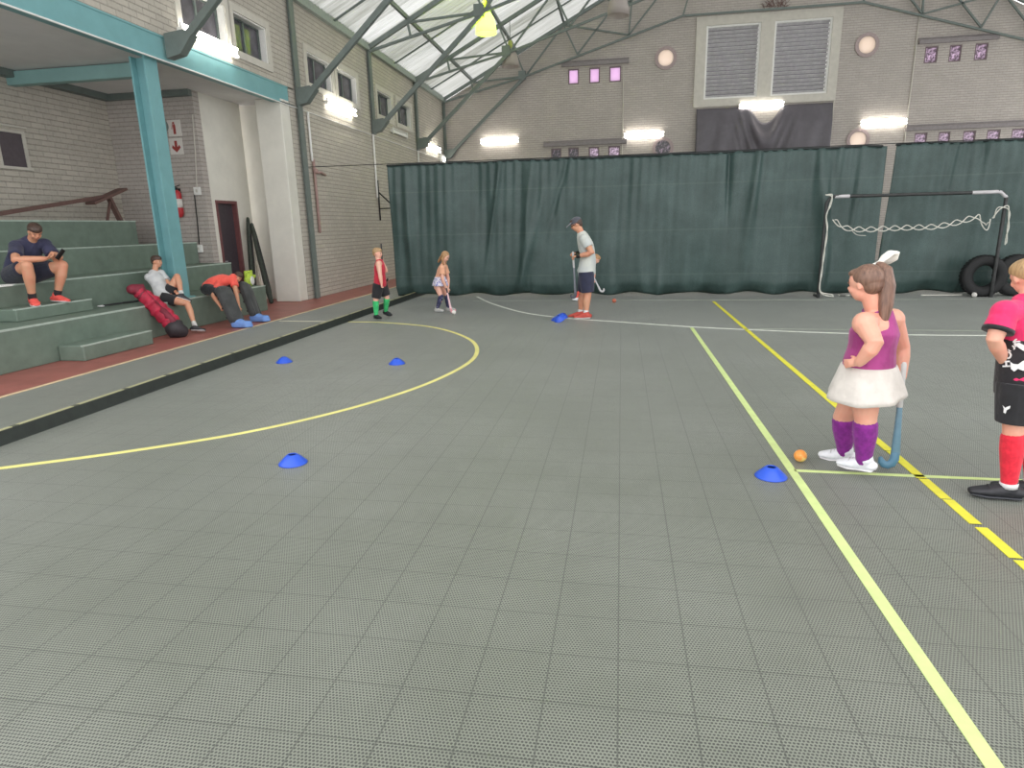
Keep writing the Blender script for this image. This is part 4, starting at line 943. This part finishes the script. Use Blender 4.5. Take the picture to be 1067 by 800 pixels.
# the girl in purple
r, P, HRm, hp = person('girl with a white hair bow, purple vest and white skirt, left hand on her hip', 'person', (1.47, 4.22, 0), R(152), 1.37, dict(
    pel=(903, 392, 4.22), che=(914, 331, 4.24), hc=(901, 296, 4.22), look=V((.93, -.28, -.2)), hup=(.15, 0, 1),
    sL=(901, 337, 4.11), sR=(930, 333, 4.37), eL=(912, 358, 3.97), wL=(896, 377, 4.03), eR=(940, 362, 4.42), wR=(939, 393, 4.38),
    kL=(902, 437, 4.13), kR=(879, 434, 4.42), aL=(900, 480, 4.17), aR=(880, 471, 4.46), tL=(.96, -.12, -.05), tR=(.98, .05, -.05), lh=(0, 1, 0), hL=(.8, -.3, -.25), pL=(0, -1, -.2), pR=(1, 0, 0)),
    dict(skin=SK1, hairm=HBR, hair='pony', pony=[(917, 277, 4.24), (922, 281, 4.22), (924, 298, 4.2), (923, 318, 4.18), (921, 334, 4.16), (922, 344, 4.15)], ponyr=[(.03, .03), (.045, .042), (.058, .048), (.055, .04), (.036, .025), (.012, .01)],
    shirt=dict(m=cloth('magenta_purple_vest', (168, 66, 132), (146, 50, 112), 6), inf=.012, a=.14, b=.96, shoulder=.62, flare=-.006, collar=cloth('vest_collar', (150, 60, 130))),
    bottom=dict(kind='skirt', m=cloth('white_skirt_fabric', (214, 208, 200), (204, 198, 190)), drop=.19, flare=.05, top=.2, tilt=-.03), sock=dict(m=cloth('purple_sock', (136, 34, 140), (118, 26, 124), 30, bump=.2), **{'from': .1}),
    shoe=WS, sole=WSO, laces=M_LOUVRE, curlL=.35, curlR=1.4, thL=(0, 0, 1), hand=.95, foot=.98, report=REP), fat=1.4, vox=.0055, hh=.225)
bow = MB(); k0 = chain(r).inverted()@on('y', 4.25, 916.5, 274)
for lp in ([(916, 274), (922, 268), (928, 263.5), (932, 264), (931, 268), (925, 271), (918, 274)], [(916, 274), (912.5, 276), (909.5, 280), (912, 280.5), (916, 276)]):
    q_ = [chain(r).inverted()@on('y', 4.25+.012*i, *p_) for i, p_ in enumerate(lp)]
    bow.tube(q_, [(.01, .016)]+[(.018, .032)]*(len(q_)-2)+[(.01, .016)], 12)
bow.tube([k0, k0+HRm@V((-.03, .02, -.05))], [(.006, .012), (.006, .018)], 8)
bow.ell(k0, .018)
obj('hair_bow', bow, cloth('white_ribbon', (244, 242, 232), bump=.2), r, local=True, remesh=.005, soft=2)
w = chain(r)@P['wR']; hd = on('z', .045, 932, 483); gr_ = w+V((.0, -.02, -.03)); dd = (hd-gr_).normalized()
stick('pale blue hockey stick held down behind the girl in purple', gr_-dd*.12, hd, (-1, .1, 0), (110, 146, 164), (206, 206, 204), (84, 128, 152), r=.017, band=.42)
# the boy at the right edge
r, P, HRm, hp = person('boy in a pink and black shirt and red socks at the right edge of photo', 'person', (2.3, 3.92, 0), R(128), 1.42, dict(
    pel=(1069, 396, 3.95), che=(1070, 321, 3.95), hc=(1070, 289, 3.98), look=(.9, -.5, -.35), hup=(.3, 0, 1),
    sL=(1047, 326, 3.88), sR=(1093, 322, 4.02), eL=(1036, 354, 3.84), wL=(1046, 376, 3.92), eR=(1108, 354, 4.02), wR=(1102, 384, 4.1),
    kL=(1056, 449, 3.9), kR=(1078, 449, 4.02), aL=('z', .075, 1051, 508), aR=('z', .075, 1076, 505), tL=(.72, .66, 0), tR=(.86, .4, 0), lh=(0, 1, 0), hL=(.1, -.5, -.8), pL=(0, -1, 0)),
    dict(skin=SK1, hairm=HBL, hair='short', shirt=dict(m=None, inf=.02, a=-.04, b=1.02, sleeve=.62, flare=.012), bottom=dict(kind='shorts', m=BL, len=.82, inf=.026, waist=.1),
    sock=dict(m=cloth('scarlet_sock', (232, 40, 62), (214, 30, 54), 30, bump=.2), **{'from': .1}), shoe=DS, sole=DSO, laces=BL, curlL=.6, thL=(1, 0, 0), foot=1.15, report=False) | {'shirt': dict(m=cloth('pink_shirt_fabric', (232, 48, 108), (216, 40, 98), 8), inf=.02, a=.1, b=1.02, sleeve=.62, flare=.012)}, vox=.006, hh=.2)
# black lower body of the shirt, cuffs and its printed marks
T = lambda t: P['pel']+(P['che']-P['pel'])*t
sd = unit(P['sL']-P['sR']); m = MB()
m.tube([T(-.16), T(0), T(.25), T(.45), T(.62), T(.7)], [(.166, .138), (.166, .136), (.158, .13), (.15, .122), (.147, .118), (.13, .1)], 24, side=sd, dome=False)
pn_ = obj('shirt_panel', m, cloth('black_shirt_panel', (30, 28, 32), (40, 36, 40)), r, local=True, remesh=.007, soft=3)
for s in 'LR':
    S, E = P['s'+s], P['e'+s]; obj('sleeve_cuff', MB().tube([S.lerp(E, .58), S.lerp(E, .7)], .0765, 20, dome=False), BL, r, local=True, smooth=True)
for s_ in 'LR': obj('ankle_sock', MB().tube([P['k'+s_].lerp(P['a'+s_], .9), P['k'+s_].lerp(P['a'+s_], .985)], .047, 18, dome=False), WSO, r, local=True, smooth=True)
inv = chain(r).inverted()
M_PRINT = mat('white_print', (232, 232, 232), .6, vary=.02, bump=0)
def printed(ch, px, py, y, size, rot, name='lettering', extr=.004):
    cu = bpy.data.curves.new(name, 'FONT'); cu.body = ch; cu.size = size; cu.align_x = 'CENTER'; cu.align_y = 'CENTER'; cu.extrude = .0015; cu.offset = size*.03; cu.materials.append(M_PRINT)
    t_ = bpy.data.objects.new(name, cu); COL.objects.link(t_); t_.parent = r
    p = inv@on('y', y, px, py); t_.location = p
    n_ = unit((p-(P['pel']+(P['che']-P['pel'])*.2))*V((1, 1, 0))); u_ = V((0, 0, 1)); a_ = u_.cross(n_)
    t_.rotation_euler = (Matrix((a_, u_, n_)).transposed() @ Matrix.Rotation(rot, 3, 'Z')).to_euler()
    bpy.context.view_layer.update(); me = bpy.data.meshes.new_from_object(t_.evaluated_get(bpy.context.evaluated_depsgraph_get()))
    o_ = bpy.data.objects.new(name, me); COL.objects.link(o_); o_.parent = r; o_.location = t_.location; o_.rotation_euler = t_.rotation_euler; bpy.data.objects.remove(t_); return o_
def onbody(px, py, cx, rad_):
    """nearest point of the round body surface seen at the pixel"""
    o = V((0, 0, EYE)); d = ray(px, py); c = chain(r)@cx
    a = d.x*d.x+d.y*d.y; b_ = 2*((o.x-c.x)*d.x+(o.y-c.y)*d.y); cc_ = (o.x-c.x)**2+(o.y-c.y)**2-rad_*rad_; q = b_*b_-4*a*cc_
    t_ = (-b_-math.sqrt(q))/(2*a) if q > 0 else -b_/(2*a); return o+d*t_
for ch, px, py, s_, rt in (('H', 1048, 379, .055, -1.35), ('O', 1049.5, 370, .055, -1.15), ('C', 1053, 362.5, .05, -.9), ('K', 1058, 357, .05, -.6)):
    q = onbody(px, py, T(.15), .163); t_ = printed(ch, px, py, q.y, s_, rt)
def blob(pts2, name):
    vs = [inv@onbody(a, b_, T(.15), .168) for a, b_ in pts2]; n_ = unit((vs[0]-T(.15))*V((1, 1, 0)))
    obj(name, MB().prism(vs, n_*.003), M_PRINT, r, local=True)
blob([(1053, 377), (1056, 379), (1061, 379.5), (1066, 376), (1074, 374), (1074, 386), (1066, 386), (1061, 384), (1057, 387), (1053.5, 384)], 'white_motif')
blob([(1056, 358), (1062, 357), (1070, 361), (1074, 364), (1074, 368), (1066, 365), (1060, 361)], 'white_motif')
sc_ = P['kL'].lerp(P['pel']+V((0, .074, 0)), .3)
vs = []
for a, b_ in ((1044, 422), (1045.5, 425.5), (1045, 429.5), (1047, 430.5), (1048.3, 427), (1051.5, 425), (1052, 422.5), (1049, 423.5), (1047, 424.6)):
    vs.append(inv@(onbody(a, b_, sc_, .108)+V((0, -.004, 0))))
obj('leaping_emblem', MB().prism(vs, inv.to_3x3()@V((0, -.003, 0))), M_PRINT, r, local=True)
# the coach
LT = cloth('pale_grey_tee', (200, 204, 196), (188, 194, 192), 5)
r, P, HRm, hp = person('man in a grey cap, pale t-shirt and navy shorts holding a stick by the curtain', 'person', (-.66, 11.5, 0), R(180), 1.8, dict(
    pel=(611, 283, 11.5), che=(607, 247, 11.5), hc=(600.5, 234, 11.48), look=(.86, 0, -.42), hup=(.42, 0, .86),
    sL=(609, 249, 11.3), sR=(606, 247, 11.7), eL=(617, 264, 11.24), wL=(602.5, 266.5, 11.32), eR=(614, 264, 11.72), wR=(601, 264, 11.6),
    kL=(612.5, 307, 11.4), kR=(607.5, 306, 11.62), aL=(610.5, 327, 11.38), aR=(604.5, 326, 11.62), tL=(1, -.1, -.05), tR=(1, .05, -.05), lh=(0, 1, 0)),
    dict(skin=SK2, hairm=HB, shirt=dict(m=LT, inf=.022, a=.0, b=1.02, sleeve=.55, flare=.012), bottom=dict(kind='shorts', m=cloth('navy_shorts', (44, 48, 72)), len=.9, inf=.03), sock=dict(m=WSO, **{'from': .85}),
    shoe=mat('red_trainer', (190, 74, 62), .6, vary=.2, scale=20), sole=WSO, hunch=.03, curlL=1.3, curlR=1.3, report=REP), vox=.009, hh=.235)
CAPM = cloth('grey_cap_fabric', (88, 90, 100))
c_ = obj('cap', MB().ell(hp(-.06, 0, .22), (.44*.235, .39*.235, .33*.235), HRm, 20, 12), CAPM, r, local=True, smooth=True)
obj('cap_peak', MB().prism([hp(*q) for q in ((.25, -.3, .26), (.5, -.25, .2), (.72, -.1, .14), (.75, 0, .13), (.72, .1, .14), (.5, .25, .2), (.25, .3, .26))], HRm@V((0, 0, .012))), mat('pale_cap_peak', (150, 150, 158), .7), r, local=True)
obj('sunglasses', MB().tube([hp(.0, .36, .05), hp(.32, .26, .05), hp(.38, .13, .04)], .03*.235, 6).tube([hp(.0, -.36, .05), hp(.32, -.26, .05), hp(.38, -.13, .04), hp(.38, .13, .04)], .03*.235, 6), M_BLACK, r, local=True, smooth=True)
for s in 'LR': obj('wrist_band', MB().tube([P['w'+s].lerp(P['e'+s], .12), P['w'+s].lerp(P['e'+s], -.04)], .043, 14), M_BLACK, r, local=True, smooth=True)
w = chain(r)@(P['wL']*.5+P['wR']*.5); w += V((-.08, 0, -.02)); stick('dark hockey stick with white marks held upright by the man in the cap', w+V((0, 0, .06)), V((w.x+.05, w.y, .38)), (-1, 0, 0), (120, 124, 132), (206, 206, 206), (70, 74, 84), r=.016)
# the child behind the coach
fx = on('z', .05, 603, 314)
r, P, HRm, hp = person('blond child in orange socks bending over behind the man in the cap', 'person', (fx.x, 14.05, 0), R(0), 1.22, dict(
    pel=(608, 287, 14.1), che=(615.5, 274.5, 14.1), hc=(621, 270, 14.08), look=(.8, 0, -.6), hup=(.6, 0, .8),
    sL=(616, 275, 14.22), sR=(616, 276, 13.97), eL=(619, 283, 14.25), wL=(619, 290, 14.1), eR=(617, 284, 13.95), wR=(618, 291, 14.0),
    kL=(611, 300, 14.22), kR=(607, 300, 14.0), aL=(606, 311, 14.25), aR=(599.5, 310.5, 13.98), tL=(1, .1, 0), tR=(1, -.1, 0), lh=(0, 1, 0)),
    dict(skin=SK3, hairm=HGO, hair='short', shirt=dict(m=cloth('white_child_tee', (206, 200, 196)), inf=.014, a=0, b=1, sleeve=.5), bottom=dict(kind='shorts', m=cloth('navy_child_shorts', (54, 56, 84)), len=.8),
    sock=dict(m=cloth('orange_red_sock', (238, 96, 82)), **{'from': .08}), shoe=WS, sole=WSO, curlL=1.3, curlR=1.3, report=REP), vox=.01, hh=.2)
w = chain(r)@P['wR']; stick('pale hockey stick held by the child behind the man in the cap', w+V((0, 0, .08)), on('y', 13.95, 626, 304), (1, 0, 0), (196, 198, 200), (190, 190, 196), (200, 200, 200))
# the boy in red with green socks
r, P, HRm, hp = person('boy in a red sleeveless top and green socks with a stick at his shoulder', 'person', (-4.4, 11.2, 0), R(-8), 1.32, dict(
    pel=(396, 296, 11.2), che=(395.5, 273.5, 11.2), hc=(393.5, 264, 11.2), look=(.9, .1, -.1), hup=(0, 0, 1),
    sL=(397, 274, 11.32), sR=(394.5, 275, 11.08), eL=(403, 284, 11.36), wL=(399.5, 274.5, 11.3), eR=(396, 286, 11.0), wR=(397.5, 295, 11.0),
    kL=(403, 310, 11.3), kR=(391.5, 313, 11.12), aL=(402, 324.5, 11.42), aR=(392, 328.5, 11.16), tL=(.9, -.4, -.15), tR=(.8, -.5, 0), lh=(0, 1, 0), hL=(-.3, 0, 1), hR=(0, 0, -1)),
    dict(skin=SK3, hairm=HBL, hair='short', shirt=dict(m=cloth('red_vest', (206, 44, 66), (186, 36, 58)), inf=.014, a=-.02, b=.98, shoulder=.8), bottom=dict(kind='shorts', m=BL, len=.85, inf=.02, waist=.1),
    sock=dict(m=cloth('bright_green_sock', (66, 200, 120), (50, 180, 104), 20), **{'from': .08}), shoe=DS, sole=DSO, curlL=1.3, curlR=1.4, report=REP), vox=.008, hh=.2)
w = chain(r)@P['wL']; stick('dark hockey stick held upright at the shoulder of the boy in red', on('y', w.y-.03, 397.2, 254.5), on('y', w.y-.02, 399.5, 292), (1, 0, 0), (40, 38, 40), (44, 40, 40), (30, 30, 32), r=.013)
# the small girl with long fair hair
r, P, HRm, hp = person('small fair haired girl stooping to play a ball in front of the curtain', 'person', (-3.42, 12.27, 0), R(-5), 1.2, dict(
    pel=(456.5, 296, 12.27), che=(461.5, 277.5, 12.27), hc=(464, 267.5, 12.25), look=(.8, -.15, -.5), hup=(.5, 0, .86),
    sL=(463.5, 278, 12.4), sR=(460.5, 279.5, 12.13), eL=(467, 290, 12.42), wL=(467, 300, 12.25), eR=(461, 291, 12.08), wR=(465.5, 301, 12.15),
    kL=(465.5, 308, 12.38), kR=(459.5, 309, 12.18), aL=(467, 320.5, 12.45), aR=(455.5, 321.5, 12.2), tL=(1, .1, 0), tR=(1, -.15, 0), lh=(0, 1, 0)),
    dict(skin=SK3, hairm=HGO, hair='long', shirt=dict(m=cloth('peach_tee', (232, 176, 144), (222, 164, 132)), inf=.012, a=.3, b=1, sleeve=.6), bottom=dict(kind='skirt', m=cloth('white_tunic_with_blue_print', (226, 222, 232), (110, 120, 190), 30, .5, .56), drop=.17, flare=.04, top=.42),
    sock=dict(m=cloth('navy_patterned_sock', (48, 50, 84), (160, 160, 190), 40, .6, .64), **{'from': -.02}), shoe=mat('grey_trainer', (176, 176, 172), .6), sole=WSO, curlL=1.3, curlR=1.3, report=REP), vox=.008, hh=.195)
w = chain(r)@P['wR']; stick('pink and white hockey stick of the small fair haired girl', w+V((-.03, .02, .12)), on('z', .03, 470.5, 325.5), (1, -.1, 0), (226, 190, 196), (60, 50, 56), (214, 150, 156))
# the seated man
r, P, HRm, hp = person('dark haired man in a navy t-shirt sitting on the stand looking at his phone', 'person', (-8.6, 7.9, 0), R(-28), 1.8, dict(
    pel=('x', -8.47, 21, 287), che=('x', -8.36, 32, 254), hc=('x', -8.17, 36.5, 241.5), look=(.75, .0, -.6), hup=(.6, 0, .75),
    sL=('x', -8.27, 47, 255), sR=('x', -8.41, 17, 257), eL=('x', -8.1, 58, 269), wL=('x', -7.92, 63, 268), eR=('x', -8.22, 16, 271), wR=('x', -7.98, 46, 269.5),
    kL=('x', -7.98, 65, 276.5), kR=('x', -8.0, 28, 277), aL=V((-8.1, 8.1, .785)), aR=V((-8.1, 7.7, .785)), tL=(.92, .38, -.05), tR=(.85, -.1, -.05), lh=(0, 1, 0), hL=(.3, -.8, .2), hR=(.3, .8, .2), pL=(-.3, 0, 1), pR=(0, 0, 1)),
    dict(skin=SK2, hairm=HB, shirt=dict(m=cloth('navy_tee', (52, 54, 82), (44, 46, 72)), inf=.022, a=.0, b=1.02, sleeve=.72, flare=.01), bottom=dict(kind='shorts', m=cloth('dark_navy_shorts', (40, 42, 60)), len=.72, inf=.024),
    sock=dict(m=BL, **{'from': .82}), shoe=mat('coral_red_trainer', (240, 96, 88), .6, vary=.15, scale=20), sole=WSO, hunch=.05, report=REP), fat=1.12, vox=.008, hh=.235)
w = chain(r)@(P['wL']); c = on('x', w.x+.06, 61, 265.5)
t = empty('mobile_phone', (c.x, c.y, c.z-.06), 'dark mobile phone in the hands of the seated man', 'phone')
ph = obj('phone_body', MB().bar(c+V((-.01, -.03, -.06)), c+V((.05, .05, .07)), .075, .012, up=(-1, 0, .5)), M_BLACK, t, bevel=.003)
obj('screen', MB().bar(c+V((-.018, -.028, -.052)), c+V((.04, .046, .068)), .066, .004, up=(-1, 0, .5)), mat('phone_screen', (70, 80, 96), .15), t)
# the boy in grey
r, P, HRm, hp = person('boy in a light grey t-shirt resting an ankle on his knee beside the red bag', 'person', (-7.5, 9.4, 0), R(0), 1.38, dict(
    pel=('x', -7.58, 171.5, 310), che=('x', -7.86, 160.5, 286), hc=('x', -7.84, 163.5, 272.5), look=(.9, .1, -.1), hup=(0, 0, 1),
    sL=('x', -7.82, 168, 285), sR=('x', -7.88, 155, 289), eL=('x', -7.62, 177, 298), wL=('x', -7.42, 183, 304), eR=('x', -7.7, 167, 302), wR=('x', -7.42, 180.5, 309),
    kL=('x', -7.42, 184.5, 288), kR=('x', -7.2, 195, 316), aL=('x', -7.3, 189.5, 308), aR=('x', -7.02, 203.5, 341), tL=(.85, .35, -.4), tR=(.93, .3, -.1), lh=(0, 1, 0)),
    dict(skin=SK2, hairm=HB, shirt=dict(m=cloth('light_grey_tee', (206, 208, 208), (192, 194, 196)), inf=.016, a=.0, b=1.02, sleeve=.6), bottom=dict(kind='shorts', m=BL, len=.55, inf=.022),
    sock=dict(m=cloth('white_ankle_sock', (214, 214, 212)), **{'from': .78}), shoe=mat('black_and_white_trainer', (46, 46, 50), .5, vary=.5, scale=40), sole=WSO, report=REP), vox=.008, hh=.205)
# the goalkeeper
r, P, HRm, hp = person('child in an orange t-shirt bending down on the stand to fasten big dark leg pads', 'person', (-7.5, 10.6, 0), R(0), 1.4, dict(
    pel=('x', -7.42, 218, 300), che=('x', -7.12, 238, 292), hc=('x', -7.02, 247.5, 289), look=(.6, -.75, -.25), hup=(.5, .2, .8),
    sL=('x', -7.06, 243, 289), sR=('x', -7.2, 229, 295), eL=('x', -6.95, 246, 305), wL=('x', -6.85, 249, 320), eR=('x', -7.15, 222, 308), wR=('x', -6.98, 229, 318),
    kL=('x', -6.98, 254, 303), kR=('x', -6.95, 233, 308), aL=('x', -6.75, 265, 330), aR=('x', -6.68, 246, 336), tL=(.95, .2, 0), tR=(.95, -.05, 0), lh=(0, 1, 0)),
    dict(skin=SK2, hairm=HB, shirt=dict(m=cloth('orange_red_tee', (240, 98, 84), (228, 84, 72)), inf=.02, a=.0, b=1.02, sleeve=.6), bottom=dict(kind='shorts', m=BL, len=.8, inf=.02),
    hunch=.04, curlL=.8, curlR=.8, report=REP), vox=.008, hh=.205)
PADM = cloth('dark_grey_pad_foam', (66, 68, 68), (56, 58, 58), 6, bump=.2); KICK = mat('light_blue_foam', (112, 150, 214), .7, vary=.08)
M4 = chain(r)
for s in 'LR':
    K, A = M4@P['k'+s], M4@P['a'+s]; d = unit(A-K); fw = V((.9, -.35, 0)) if s == 'R' else V((1, 0, 0)); fw = unit(fw-d*fw.dot(d)); sd = d.cross(fw)
    t = empty('goalkeeper_leg_pad', (A.x, A.y, 0), 'dark grey goalkeeper pad on the %s leg of the child in orange' % ('nearer' if s == 'R' else 'farther'), 'leg pad', 'goalkeeper leg pads')
    a0, a1 = K-d*.1+fw*.06, A-d*.02+fw*.05
    pd = MB().tube([a0, a0.lerp(a1, .25)+fw*.02, a0.lerp(a1, .6), a1], [(.14, .06), (.155, .07), (.14, .065), (.115, .06)], 18, side=sd)
    for q in (1, -1): pd.tube([a0+sd*.11*q-fw*.01, a1+sd*.1*q-fw*.01], [(.035, .07), (.035, .07)], 12, side=sd)
    obj('pad_face', pd, PADM, t, remesh=.01, soft=4)
    for q in (.25, .55, .85):
        c = a0.lerp(a1, q)-fw*.075; obj('strap', MB().bar(c-sd*.13, c+sd*.13, .03, .012, up=fw), M_BLACK, t)
    ft = V((A.x+.06, A.y, 0)); k2 = MB().prism([ft+fw*.0+V((-.1, -.09, .005)), ft+V((.2, -.1, .005)), ft+V((.27, 0, .005)), ft+V((.2, .1, .005)), ft+V((-.1, .09, .005))], V((-.03, 0, .11)))
    k2.ell(ft+V((.0, 0, .1)), (.1, .1, .06))
    obj('kicker', k2, KICK, t, remesh=.01, soft=30)
